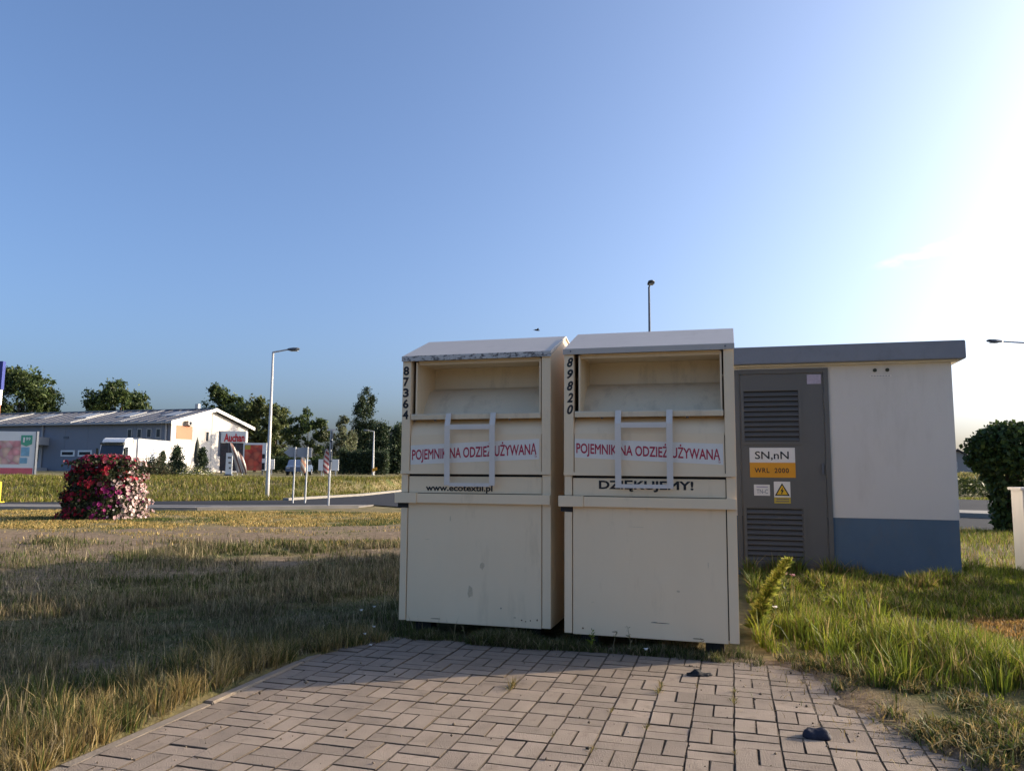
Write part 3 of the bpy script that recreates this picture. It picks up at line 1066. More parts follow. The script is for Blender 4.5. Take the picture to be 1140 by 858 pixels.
# ------------------------------------------------------------------ leaf clouds
def leaf_cloud(C, size, cols, rs, flat=0.0, aspect=0.55):
    """C (n,3) leaf centres, size (n,), cols (n,3): one rhombic leaf per centre"""
    n = len(C)
    d = rs.normal(size=(n, 3))
    d[:, 2] *= (1 - flat)
    d /= np.linalg.norm(d, axis=1)[:, None] + 1e-9
    r = rs.normal(size=(n, 3))
    w = np.cross(d, r)
    w /= np.linalg.norm(w, axis=1)[:, None] + 1e-9
    s = size[:, None]
    nrm = np.cross(d, w)
    P = np.stack([C - d * s * 0.5, C + w * s * aspect * 0.5 + nrm * s * 0.06, C + d * s * 0.5, C - w * s * aspect * 0.5 + nrm * s * 0.06], 1).reshape(-1, 3)
    q = np.arange(4 * n).reshape(n, 4)
    return P, q, np.repeat(cols, 4, axis=0)


def mixcol(rs, n, pal, wts, jit=0.18):
    pal = np.array(pal)
    k = rs.choice(len(pal), n, p=np.array(wts) / sum(wts))
    return pal[k] * (1 + jit * rs.normal(size=(n, 1))).clip(0.5, 1.6)


def crown_points(rs, kind, H, W, n):
    """leaf positions, local, crown from z=0 to H, width W"""
    if kind == 'broad':
        # big boughs spread through an uneven ellipsoid, each bough a cluster of small leaf sprays
        nb = 30
        d = rs.normal(size=(nb, 3))
        d[:, 2] = d[:, 2] * 0.9 + 0.15
        d /= np.linalg.norm(d, axis=1)[:, None]
        rad = rs.uniform(0.2, 0.95, nb) ** 0.6
        bc = d * rad[:, None] * np.array([W * 0.5, W * 0.5, H * 0.48]) + np.array([0, 0, H * 0.52])
        br = rs.uniform(0.07, 0.18, nb) * W
        nc = max(80, n // 34)
        k = rs.integers(0, nb, nc)
        d = rs.normal(size=(nc, 3))
        d /= np.linalg.norm(d, axis=1)[:, None]
        cc = bc[k] + d * (rs.uniform(0.3, 1.0, nc) ** 0.5 * br[k])[:, None] * np.array([1, 1, 0.85])
        csz = rs.uniform(0.012, 0.04, nc) * W
    elif kind == 'poplar':
        nc = max(60, n // 40)
        z = rs.uniform(0.02, 1, nc)
        stems = np.array([(0.0, 0, 1.0, 0.30), (-0.34, 0.1, 0.78, 0.24), (0.30, -0.1, 0.62, 0.22), (-0.12, -0.2, 0.88, 0.24), (0.15, 0.2, 0.9, 0.22)])
        k = rs.integers(0, len(stems), nc)
        an = rs.uniform(0, 2 * math.pi, nc)
        env = np.minimum(1, (z / 0.12) ** 0.5) * (1 - z ** 2.6) ** 0.7
        r = rs.uniform(0.4, 1, nc) * env * stems[k, 3] * W * 1.25
        cc = np.stack([stems[k, 0] * W * (0.35 + 0.65 * z) + r * np.cos(an), stems[k, 1] * W + r * np.sin(an), z * stems[k, 2] * H], 1)
        csz = rs.uniform(0.04, 0.085, nc) * W
    elif kind == 'cone':
        nc = max(60, n // 35)
        z = rs.uniform(0, 1, nc) ** 1.4
        an = rs.uniform(0, 2 * math.pi, nc)
        r = (1 - z) ** 0.75 * W * 0.5 * rs.uniform(0.45, 1.08, nc) * (0.80 + 0.2 * np.sin(an * 5 + z * 17))
        cc = np.stack([r * np.cos(an), r * np.sin(an), z * H], 1)
        csz = rs.uniform(0.04, 0.09, nc) * W
    else:                               # 'mound'
        nc = max(60, n // 35)
        d = rs.normal(size=(nc, 3))
        d[:, 2] = np.abs(d[:, 2])
        d /= np.linalg.norm(d, axis=1)[:, None]
        cc = d * rs.uniform(0.6, 1.05, nc)[:, None] * np.array([W * 0.5, W * 0.4, H])
        csz = rs.uniform(0.05, 0.1, nc) * W
    j = rs.integers(0, len(cc), n)
    P = cc[j] + rs.normal(size=(n, 3)) * csz[j][:, None]
    lo = 0.0
    P[:, 2] = np.maximum(P[:, 2], lo + rs.uniform(0, 0.05, n) * H)
    tone = 0.6 + 0.8 * rs.random(len(cc))
    return P, tone[j]


def tree(name, x, y, z0, trunk, H, W, kind, n, leaf, pal, wts, label, cat='tree', group=None, seed=0, trunk_r=None):
    rs = np.random.default_rng(seed + 100)
    t = empty(name, (x, y, z0), 0, label, cat, group)
    P, tone = crown_points(rs, kind, H, W, n)
    P[:, 2] += trunk
    cols = mixcol(rs, n, pal, wts) * tone[:, None]
    Vv, q, c = leaf_cloud(P, leaf * rs.uniform(0.6, 1.3, n), cols, rs)
    obj('crown', arrays_mesh('crown', Vv, [q], M['leaf'], c), t)
    tr = trunk_r or max(0.03, W * 0.03)
    mb = MB()
    top = trunk + H * (0.75 if kind in ('poplar', 'cone') else 0.55)
    mb.tube([(0, 0, -0.15), (0.02 * W, 0, trunk * 0.6), (-0.01 * W, 0.01 * W, (trunk + top) / 2), (0.01 * W, 0, top)], [tr * 1.3, tr, tr * 0.7, tr * 0.2], 7)
    for k in range(5):
        an = 2.4 * k + seed
        zz = trunk + (top - trunk) * (0.05 + 0.16 * k)
        ln = W * (0.30 if kind in ('broad', 'mound') else 0.14)
        mb.tube([(0, 0, zz), (ln * 0.5 * math.cos(an), ln * 0.5 * math.sin(an), zz + ln * 0.45), (ln * math.cos(an), ln * math.sin(an), zz + ln * 0.8)],
                [tr * 0.5, tr * 0.35, tr * 0.1], 5)
    mb.build('trunk', M['bark'], t)
    return t


G_OAK = [(0.062, 0.092, 0.026), (0.042, 0.068, 0.022), (0.10, 0.125, 0.038), (0.03, 0.048, 0.02)]
G_OLIVE = [(0.105, 0.125, 0.04), (0.075, 0.10, 0.034), (0.14, 0.145, 0.05), (0.05, 0.066, 0.027)]
G_DARK = [(0.030, 0.052, 0.024), (0.045, 0.065, 0.03), (0.02, 0.035, 0.018), (0.065, 0.085, 0.035)]
G_PALE = [(0.16, 0.17, 0.09), (0.12, 0.14, 0.07), (0.20, 0.19, 0.12), (0.07, 0.09, 0.045)]
WT = [4, 3, 2, 2]
PL = 0.62      # level of the raised ground behind the bank
tree('oak_tree', -83.5, 130, PL, 4.0, 13.4, 13.5, 'broad', 16000, 0.55, G_OAK, WT, 'rounded dark green tree behind the left end of the store roof', seed=1)
tree('oak_tree', -71.6, 140, PL, 4.0, 12.8, 13.0, 'broad', 15000, 0.55, G_OAK, WT, 'spreading tree rising over the middle of the store roof', seed=2)
tree('ash_tree', -46.8, 125, PL, 2.0, 11.4, 11.5, 'broad', 14000, 0.5, G_OAK, WT, 'dense green tree directly behind the store gable', seed=3)
tree('ash_tree', -40.4, 122, PL, 1.5, 11.6, 9.0, 'broad', 12000, 0.45, G_OLIVE, WT, 'tall olive green tree between the store and the white lamp post', seed=4)
tree('ash_tree', -36.6, 120, PL, 0.5, 8.8, 7.0, 'broad', 8000, 0.4, G_OLIVE, WT, 'smaller olive tree just behind the white lamp post', seed=5)
tree('maple_tree', -29.1, 110, PL, 1.4, 7.6, 5.8, 'broad', 10000, 0.36, G_OAK, WT, 'round dark green tree behind the arrow shaped sign', seed=6)
tree('willow_tree', -22.9, 104, PL, 0.8, 6.8, 5.4, 'broad', 8000, 0.3, G_PALE, WT, 'pale grey green feathery tree left of the poplar', seed=7)
tree('poplar_tree', -22.0, 116, PL, 0.8, 12.0, 4.2, 'poplar', 13000, 0.3, G_DARK, WT, 'tall slender dark poplar standing above the other trees', seed=8)
tree('conifer_tree', -14.9, 88, PL, 0.2, 5.3, 4.6, 'cone', 12000, 0.26, G_DARK, WT, 'dark bushy conifer behind the far thin lamp post', seed=9)
tree('conifer_tree', -12.7, 86, PL, 0.2, 5.0, 4.0, 'cone', 10000, 0.26, G_DARK, WT, 'broad dark green conifer nearest to the left clothing bin', seed=10)
tree('conifer_tree', -13.6, 97, PL, 0.3, 6.6, 5.4, 'broad', 8000, 0.3, G_DARK, WT, 'darkest rounded tree rising behind the conifers beside the left bin', seed=11)


# dark hedge below the poplar
def hedge(name, x0, x1, y, z0, h, d, n, pal, label, leaf=0.2, seed=0):
    rs = np.random.default_rng(seed)
    P = np.stack([rs.uniform(x0, x1, n), y + d * rs.uniform(-0.5, 0.5, n), np.zeros(n)], 1)
    hh = h * (0.86 + 0.22 * vn(P[:, 0], P[:, 1], 0.9, seed) + 0.06 * rs.normal(size=n))
    P[:, 2] = hh * rs.uniform(0, 1, n) ** 0.6
    c = mixcol(rs, n, pal, WT)
    Vv, q, cc = leaf_cloud(P, leaf * rs.uniform(0.6, 1.3, n), c, rs)
    t = empty(name, (0, 0, z0), 0, label, 'hedge')
    obj('foliage', arrays_mesh('foliage', Vv, [q], M['leaf'], cc), t)
    mb = MB()
    for k in range(6):
        xx = x0 + (x1 - x0) * (k + 0.5) / 6
        mb.tube([(xx, y, -0.2), (xx + 0.05, y, h * 0.7)], [0.06, 0.02], 5)
    mb.build('stems', M['bark'], t)
    return t


hedge('hedge', -18.2, -13.0, 82, PL, 2.5, 1.6, 14000, G_DARK, 'dark clipped hedge under the poplar and conifers', seed=3)
hedge('hedge', -32.0, -18.4, 100, PL, 2.1, 2.0, 9000, G_OAK, 'green hedge closing the car park behind the striped flags', 0.28, seed=5)
# distant woods
for nm, xa, xb, yy, hh, lab, sd in (('woodland', -330, -60, 330, 13, 'far off line of trees beyond the store', 1), ('woodland', -60, 60, 300, 9, 'far off line of trees behind the bins', 2),
                                    ('woodland', 60, 420, 330, 6.5, 'low hazy line of trees beyond the houses on the right', 3)):
    rs = np.random.default_rng(sd)
    n = 14000
    P = np.stack([rs.uniform(xa, xb, n), yy + rs.uniform(-12, 12, n), np.zeros(n)], 1)
    top = hh * (0.45 + 0.75 * vn(P[:, 0], P[:, 1] * 0.2, 9, sd) * (0.6 + 0.4 * vn(P[:, 0], P[:, 1], 3, sd + 1)))
    P[:, 2] = top * rs.uniform(0, 1, n) ** 0.7
    Vv, q, cc = leaf_cloud(P, 1.5 * rs.uniform(0.6, 1.4, n), mixcol(rs, n, G_OAK, WT), rs)
    o = obj(nm, arrays_mesh(nm, Vv, [q], M['leaf'], cc))
    tag(o, lab, 'trees', kind='stuff')


# ------------------------------------------------------------------ store
SYAW = math.atan2(0.34, 0.94)
store = empty('store_building', (-44.3, 100.0, 0), -SYAW, 'long low grey store with dark striped roof and white gable', 'store')
# local x to the right along the long wall, y back along the gable
SL, SD = 62.0, 15.1
E0, AP = 7.05, 9.25
zb = -0.4
MB().box(-SL, 0, 0.0, SD, zb, E0 - 0.05).build('wall', M['store_wall'], store)
# cladding seams on the long wall
for k in range(13):
    sx = -1.5 - k * 4.2
    MB().box(sx - 0.03, sx + 0.03, -0.02, 0.0, zb, E0 - 0.1).build('cladding_seam', M['store_grey'] if k % 5 == 0 else M['store_wall'], store)
# gable wall (plane x = 0.02 .. 0.1)
g = MB().prism_x([(0, zb), (SD, zb), (SD, E0 - 0.1), (SD / 2, AP - 0.15), (0, E0 - 0.1)], 0.02, 0.12).build('gable_wall', M['store_gable'], store)
MB().box(0.121, 0.16, 0.9, 3.7, 5.0, 6.75).build('salmon_panel', M['salmon'], store)
MB().box(0.121, 0.15, 3.75, 7.3, 4.75, 6.7).build('grey_panel', M['store_grey'], store)
MB().box(0.121, 0.17, -0.0, 7.4, 4.55, 4.70).build('gable_trim', M['store_gable'], store)
MB().box(0.121, 0.16, 7.45, 7.6, 0.5, 8.9).build('gable_joint', M['store_grey'], store)
wf = MB().box(0.151, 0.20, 6.2, 6.95, 4.78, 6.25).build('window', M['store_gable'], store)
MB().box(0.201, 0.21, 6.32, 6.83, 4.9, 6.15).build('pane', M['glass'], wf)
ac = MB().box(0.125, 0.75, 2.3, 3.5, 6.85, 7.4).build('air_conditioner', M['store_grey'], store, 0.03)
MB().tube([(0.755, 2.7, 7.12), (0.765, 2.7, 7.12)], 0.2, 14).build('fan', M['glass'], ac)
# roof slopes with sheets and skylights
s1 = MB().hexa([(-SL - 0.5, -0.6, E0), (0.7, -0.6, E0), (0.7, SD / 2, AP), (-SL - 0.5, SD / 2, AP), (-SL - 0.5, -0.6, E0 + 0.15), (0.7, -0.6, E0 + 0.15), (0.7, SD / 2, AP + 0.15), (-SL - 0.5, SD / 2, AP + 0.15)])
s1.hexa([(-SL - 0.5, SD / 2, AP), (0.7, SD / 2, AP), (0.7, SD + 0.6, E0), (-SL - 0.5, SD + 0.6, E0), (-SL - 0.5, SD / 2, AP + 0.15), (0.7, SD / 2, AP + 0.15), (0.7, SD + 0.6, E0 + 0.15), (-SL - 0.5, SD + 0.6, E0 + 0.15)])
rf = s1.build('roof', M['store_roof'], store)


def on_roof(xa, xb, ta, tb, lift, mat, name):
    ya, yb = -0.6 + ta * (SD / 2 + 0.6), -0.6 + tb * (SD / 2 + 0.6)
    za, zb2 = E0 + 0.15 + ta * (AP - E0) + 0.004, E0 + 0.15 + tb * (AP - E0) + 0.004
    MB().hexa([(xa, ya, za), (xb, ya, za), (xb, yb, zb2), (xa, yb, zb2), (xa, ya, za + lift), (xb, ya, za + lift), (xb, yb, zb2 + lift), (xa, yb, zb2 + lift)]).build(name, mat, rf)


for k in range(40):
    xx = -0.4 - k * 1.5
    on_roof(xx - 0.10, xx + 0.10, 0.0, 1.0, 0.07, M['store_roof'], 'roof_rib')
for sk in (-3.2, -11.2, -19.2, -27.2, -35.2, -43.2):
    on_roof(sk - 1.3, sk + 1.3, 0.42, 0.78, 0.10, M['skylight'], 'skylight')
for sk in (-8.2, -17.0, -33.5):
    on_roof(sk - 0.22, sk + 0.22, 0.0, 1.0, 0.10, M['skylight'], 'light_strip')
MB().box(-SL - 0.5, 0.7, -0.72, -0.601, E0 - 0.12, E0 + 0.17).build('gutter', M['store_grey'], rf)
MB().box(-SL - 0.5, 0.7, SD / 2 - 0.25, SD / 2 + 0.25, AP + 0.16, AP + 0.26).build('ridge_cap', M['skylight'], rf)
# white verge boards on the gable edge
MB().prism_x([(-0.7, E0 - 0.25), (SD / 2, AP - 0.2), (SD + 0.7, E0 - 0.25), (SD + 0.7, E0 + 0.2), (SD / 2, AP + 0.22), (-0.7, E0 + 0.2)], 0.705, 0.80).build('verge_board', M['white'], rf)
MB().tube([(-2.6, SD / 2, AP + 0.2), (-2.6, SD / 2, AP + 0.9)], 0.35, 10).build('roof_vent', M['galv'], rf)
# openings in the long wall
for wx in (-6.8, -5.15, -3.5, -1.95):
    w_ = MB().box(wx - 0.42, wx + 0.42, -0.05, -0.001, 5.05, 6.35).build('window', M['store_grey'], store)
    MB().box(wx - 0.28, wx + 0.28, -0.06, -0.051, 5.2, 6.2).build('pane', M['glass'], w_)
for xa, xb in ((-18.85, -16.3), (-15.7, -13.2)):
    w_ = MB().box(xa, xb, -0.06, -0.001, 2.65, 3.5).build('window', M['white'], store)
    MB().box(xa + 0.25, xb - 0.25, -0.07, -0.061, 2.86, 3.28).build('pane', M['glass'], w_)
MB().box(-18.5, -17.6, -0.08, -0.001, 5.1, 5.4).build('wall_lamp', M['galv_dark'], store)
MB().tube([(-22.4, -0.15, zb), (-22.4, -0.15, E0 - 0.1)], 0.14, 8).build('downpipe', M['store_grey'], store)
MB().tube([(-0.6, -0.15, zb), (-0.6, -0.15, E0 - 0.1)], 0.12, 8).build('downpipe', M['store_grey'], store)
can = MB().box(-24.6, -21.2, -2.2, -0.001, 4.2, 5.3).build('canopy', M['store_grey'], store)
MB().box(-21.7, -21.3, -2.1, -1.7, zb, 4.199).build('post', M['store_grey'], can)
dr = MB().box(-24.3, -22.7, -0.08, -0.001, 0.5, 4.0).build('door', M['store_grey'], store)
MB().box(-24.0, -22.95, -0.10, -0.081, 1.9, 3.6).build('pane', M['glass'], dr)
MB().box(-24.6, -21.0, -2.0, -0.2, 0.2, 1.1).build('loading_step', M['store_grey'], store)

# ------------------------------------------------------------------ shop sign and boards in front of the gable
sg = empty('shop_sign', (-30.3, 84, PL), 0, 'white shop sign with red lettering above dark posters beside the gable', 'sign')
sb = MB().box(-1.38, 1.38, 0, 0.35, 3.36, 4.62).build('sign_box', M['white'], sg, 0.03)
obj('lettering', text_mesh('Auchan', M['sign_red'], -1.02, 1.22, 3.46, 4.36, -0.03, offset=0.035), sb)
MB().prism_y([(-0.86, 3.98), (-0.62, 4.14), (-0.42, 4.20), (-0.60, 4.04)], -0.02, -0.013).build('bird_emblem', M['white'], sb)
MB().box(-1.6, -1.42, -0.1, 0.3, 1.9, 4.62).build('side_fin', M['store_wall'], sg)
pn = MB().box(-1.38, 1.28, 0, 0.3, 0.3, 3.34).build('poster_panel', M['poster_dark'], sg)
for k in range(3):
    MB().box(-1.385 + 0.87 * k, -1.335 + 0.87 * k, -0.03, -0.002, 0.3, 3.34).build('panel_frame', M['galv_dark'], pn)
for px in (-1.2, 1.1):
    MB().box(px - 0.08, px + 0.08, 0.05, 0.2, -0.1, 0.299).build('leg', M['galv_dark'], sg)

tb = empty('billboard', (-23.3, 70, PL), 0, 'billboard showing red tomatoes in a white frame beside the shop sign', 'billboard')
MB().box(-1.02, 1.10, 0, 0.1, 0.42, 2.90).build('board', M['white'], tb)
MB().box(-0.88, 0.72, -0.02, -0.002, 0.42, 2.72).build('picture', M['tomato'], tb)
MB().box(-0.86, -0.36, -0.03, -0.021, 2.30, 2.70).build('picture_corner', M['olive'], tb)
MB().box(0.73, 0.98, -0.02, -0.002, 1.5, 1.9).build('price_panel', M['black'], tb)
MB().box(0.73, 0.98, -0.02, -0.002, 0.5, 1.1).build('price_panel', M['black'], tb)
for px in (-0.7, 0.8):
    MB().box(px - 0.05, px + 0.05, 0.02, 0.1, -0.1, 0.419).build('leg', M['galv_dark'], tb)

wb = empty('info_board', (-21.85, 70.5, PL), 0, 'small plain white board right of the tomato billboard', 'board')
MB().box(-0.25, 0.25, 0, 0.08, 0.55, 1.45).build('board', M['white'], wb)
MB().box(-0.05, 0.05, 0.02, 0.07, -0.1, 0.549).build('leg', M['galv'], wb)
wb = empty('poster_stand', (-21.9, 60, PL), 0, 'narrow white poster stand in front of the dark posters', 'poster stand')
pb = MB().box(-0.25, 0.25, 0, 0.06, 0.15, 1.78).build('board', M['white'], wb)
for k, zz in enumerate((0.55, 0.95, 1.35)):
    MB().box(0.02 - 0.06 * k, 0.16, -0.01, -0.002, zz, zz + 0.14).build('printed_block', M['scuff'], pb)
MB().box(-0.3, 0.3, -0.15, 0.2, -0.05, 0.149).build('base', M['galv_dark'], wb)
wb = empty('info_board', (-15.6, 66, PL), 0, 'wide white board behind the red striped flag', 'board')
MB().box(-0.86, 0.86, 0, 0.08, 0.46, 1.42).build('board', M['white'], wb)
for px in (-0.6, 0.6):
    MB().box(px - 0.04, px + 0.04, 0.09, 0.15, -0.1, 1.3).build('leg', M['galv'], wb)

bb = empty('billboard', (-31.6, 48, PL), R(4), 'large white billboard with pink produce and green price tag by the field', 'billboard')
bd = MB().box(-3.0, 1.93, 0, 0.14, 0.12, 2.78).build('board', M['white'], bb)
MB().box(-2.6, 1.06, -0.012, -0.002, 0.75, 2.2).build('picture', M['pink_pic'], bd)
MB().box(-2.9, 1.86, -0.012, -0.002, 0.14, 0.52).build('pink_strip', M['pink_strip'], bd)
tg = MB().prism_y([(1.05, 2.55), (1.72, 2.55), (1.72, 2.0), (1.39, 1.86), (1.05, 2.0)], -0.03, -0.013).build('price_tag', M['green_tag'], bd)
obj('lettering', text_mesh('1', M['white'], 1.18, 1.28, 2.10, 2.42, -0.036, offset=0.02), tg)
obj('lettering', text_mesh('99', M['white'], 1.34, 1.62, 2.22, 2.42, -0.036, offset=0.02), tg)
MB().box(1.10, 1.60, -0.022, -0.013, 1.25, 1.80).build('blue_tag', M['blue_tag'], bd)
MB().box(1.05, 1.50, -0.022, -0.013, 0.80, 1.15).build('blue_tag', M['blue_tag'], bd)
MB().box(1.931, 1.99, -0.03, 0.2, 0.05, 2.80).build('frame', M['galv_dark'], bd)
for px in (-2.4, 1.3):
    MB().box(px - 0.08, px + 0.08, 0.15, 0.3, -0.2, 2.6).build('post', M['galv_dark'], bb)

py = empty('sign_pylon', (-47.6, 70, PL), 0, 'tall sign pylon with blue and white face at the left edge', 'sign')
MB().box(-0.8, 0.9, 0, 0.4, 7.6, 10.2).build('blue_face', M['blue_flag'], py)
MB().box(-0.8, 0.8, 0, 0.4, 6.2, 7.59).build('white_face', M['white'], py)
MB().box(-0.8, 0.72, 0, 0.4, 5.0, 6.19).build('red_face', M['salmon'], py)
MB().box(-0.25, 0.35, 0.05, 0.35, -0.2, 4.99).build('post', M['galv'], py)

yb_ = empty('bollard', (-17.15, 25.9, 0.0), 0, 'yellow post at the roadside on the left edge', 'bollard')
MB().box(-0.10, 0.10, -0.1, 0.1, -0.05, 0.72).build('shaft', M['post_yellow'], yb_, 0.02)
MB().box(-0.18, 0.20, -0.18, 0.18, -0.03, 0.06).build('foot', M['post_yellow'], yb_, 0.02)


# ------------------------------------------------------------------ feather flags
def feather_flag(x, y, z0, h, w, lean, mat, label, seed):
    t = empty('feather_flag', (x, y, z0), 0, label, 'flag', 'striped flags in front of the store')
    n = 14
    rows, pole = [], []
    for i in range(n + 1):
        f = i / n
        zz = 0.25 + f * (h - 0.25)
        cx = lean * f ** 1.4
        ww = w * (0.35 + 0.65 * math.sin(math.pi * min(1, 0.15 + 0.95 * f)) ** 0.7) * (1 if f < 0.93 else 0.45)
        row = []
        for j in range(5):
            g_ = j / 4
            row.append((cx + ww * (g_ - 0.5), 0.06 * math.sin(5 * f + 3 * g_ + seed) + 0.04 * g_, zz))
        rows.append(row)
        pole.append((cx - ww * 0.5 - 0.01, 0.0, zz))
    mb = MB().grid(rows)
    o = mb.build('cloth', mat, t, smooth=True)
    so = o.modifiers.new('thickness', 'SOLIDIFY')
    so.thickness = 0.006
    MB().tube([(pole[0][0], 0, -0.1)] + pole, 0.018, 6).build('pole', M['galv'], t)
    MB().box(pole[0][0] - 0.2, pole[0][0] + 0.2, -0.2, 0.2, -0.06, 0.03).build('base', M['galv_dark'], t)
    return t


feather_flag(-20.35, 58, PL, 2.5, 0.42, -0.75, M['stripe_brown'], 'leaning brown striped flag over the dark posters', 0)
feather_flag(-19.8, 57.5, PL, 1.85, 0.40, -0.55, M['stripe_brown'], 'shorter brown striped flag in front of the tomato billboard', 1)
feather_flag(-16.1, 60, PL, 1.75, 0.40, -0.1, M['stripe_cream'], 'cream striped flag below the arrow shaped sign', 2)
feather_flag(-14.35, 60, PL, 2.15, 0.48, 0.02, M['stripe_red'], 'dark red striped flag beside the single steel post', 3)
fp = empty('flag_pole', (-14.35, 61.5, PL), 0, 'thin bare flag pole rising above the red striped flag', 'flag pole')
MB().tube([(0, 0, -0.1), (0, 0, 2.85)], 0.03, 6).build('shaft', M['galv'], fp)
MB().tube([(0, 0, 2.85), (0, 0, 2.95)], 0.06, 6).build('finial', M['galv'], fp)

# ------------------------------------------------------------------ articulated lorry
tk = empty('lorry', (-39.45, 76.0, PL), 0, 'white articulated lorry parked in front of the grey store wall', 'lorry')
# local: front faces -y, x across
cab = MB()
prof = [(0.0, 0.55), (-0.02, 1.45), (0.06, 1.55), (0.42, 2.95), (0.9, 3.05), (2.1, 3.05), (2.1, 0.55)]
cab.prism_x(prof, -1.22, 1.22)
cb = cab.build('cab', M['white'], tk, 0.05)
MB().prism_x([(0.45, 3.06), (0.72, 3.42), (1.15, 3.52), (2.1, 3.55), (2.1, 3.06)], -1.15, 1.15).build('roof_deflector', M['white'], tk, 0.04)
MB().hexa([(-1.12, 0.055, 1.64), (1.12, 0.055, 1.64), (1.12, 0.09, 1.64), (-1.12, 0.09, 1.64), (-1.08, 0.335, 2.80), (1.08, 0.335, 2.80), (1.08, 0.40, 2.80), (-1.08, 0.40, 2.80)]).build('windscreen', M['glass'], cb)
MB().box(-1.14, 1.14, 0.12, 0.34, 2.83, 2.99).build('sun_visor', M['canvas_dark'], cb)
MB().box(-0.85, 0.85, -0.05, -0.021, 0.85, 1.40).build('grille', M['canvas_dark'], cb)
MB().box(-1.25, 1.25, -0.12, 0.05, 0.30, 0.62).build('bumper', M['white'], cb, 0.03)
for sx in (-1, 1):
    MB().box(sx * 0.95 - 0.22, sx * 0.95 + 0.22, -0.135, -0.121, 0.42, 0.58).build('headlight', M['lens'], cb)
    MB().box(sx * 1.36 - 0.10, sx * 1.36 + 0.10, 0.05, 0.15, 1.75, 2.45).build('mirror', M['canvas_dark'], cb, 0.02)
    MB().hexa([(sx * 1.222 - 0.006, 0.22, 1.72), (sx * 1.222 + 0.006, 0.22, 1.72), (sx * 1.222 + 0.006, 1.05, 1.72), (sx * 1.222 - 0.006, 1.05, 1.72),
               (sx * 1.222 - 0.006, 0.42, 2.62), (sx * 1.222 + 0.006, 0.42, 2.62), (sx * 1.222 + 0.006, 1.05, 2.62), (sx * 1.222 - 0.006, 1.05, 2.62)]).build('side_window', M['glass'], cb)
    MB().box(sx * 1.16 - 0.03, sx * 1.16 + 0.03, 2.12, 2.75, 0.9, 3.4).build('side_fairing', M['store_grey'], tk)
tl = MB().box(-1.27, 1.27, 3.0, 16.2, 1.0, 3.56).build('trailer', M['white'], tk, 0.02)
MB().box(1.271, 1.285, 3.05, 16.15, 1.0, 1.12).build('trailer_rail', M['galv'], tl)
MB().box(1.271, 1.285, 3.05, 16.15, 3.46, 3.55).build('trailer_rail', M['galv'], tl)
MB().box(-0.5, 0.5, 0.6, 15.8, 0.65, 0.999).build('chassis', M['galv_dark'], tk)
for wy in (1.35, 4.6, 12.0, 13.3, 14.6):
    for sx in (-1, 1):
        w_ = MB().tube([(sx * 0.92, wy, 0.48), (sx * 1.22, wy, 0.48)], 0.5, 18).build('wheel', M['tyre'], tk)
        MB().tube([(sx * 1.221, wy, 0.48), (sx * 1.235, wy, 0.48)], 0.27, 14).build('rim', M['steel_rim'], w_)

# parked car mostly hidden beyond the bank
cr = empty('parked_car', (-18.6, 68, PL), R(95), 'slate blue car parked on the raised ground left of the flags', 'car')
bdy = MB().prism_y([(-2.0, 0.35), (-2.05, 0.75), (-1.35, 0.88), (-0.75, 1.36), (0.7, 1.40), (1.35, 0.95), (2.0, 0.85), (2.05, 0.35)][::1], -0.82, 0.82).build('body', M['car_blue'], cr, 0.03)
for sy in (-1, 1):
    MB().prism_y([(-1.15, 0.92), (-0.70, 1.29), (0.65, 1.32), (1.15, 0.95)], sy * 0.826 - 0.004, sy * 0.826 + 0.004).build('side_window', M['glass'], bdy)
    for wx in (-1.25, 1.25):
        w_ = MB().tube([(wx, sy * 0.66, 0.31), (wx, sy * 0.85, 0.31)], 0.31, 16).build('wheel', M['tyre'], cr)
        MB().tube([(wx, sy * 0.851, 0.31), (wx, sy * 0.86, 0.31)], 0.19, 12).build('rim', M['steel_rim'], w_)
    MB().box(-2.062, -2.03, sy * 0.6 - 0.15, sy * 0.6 + 0.15, 0.6, 0.74).build('headlight', M['lens'], bdy)


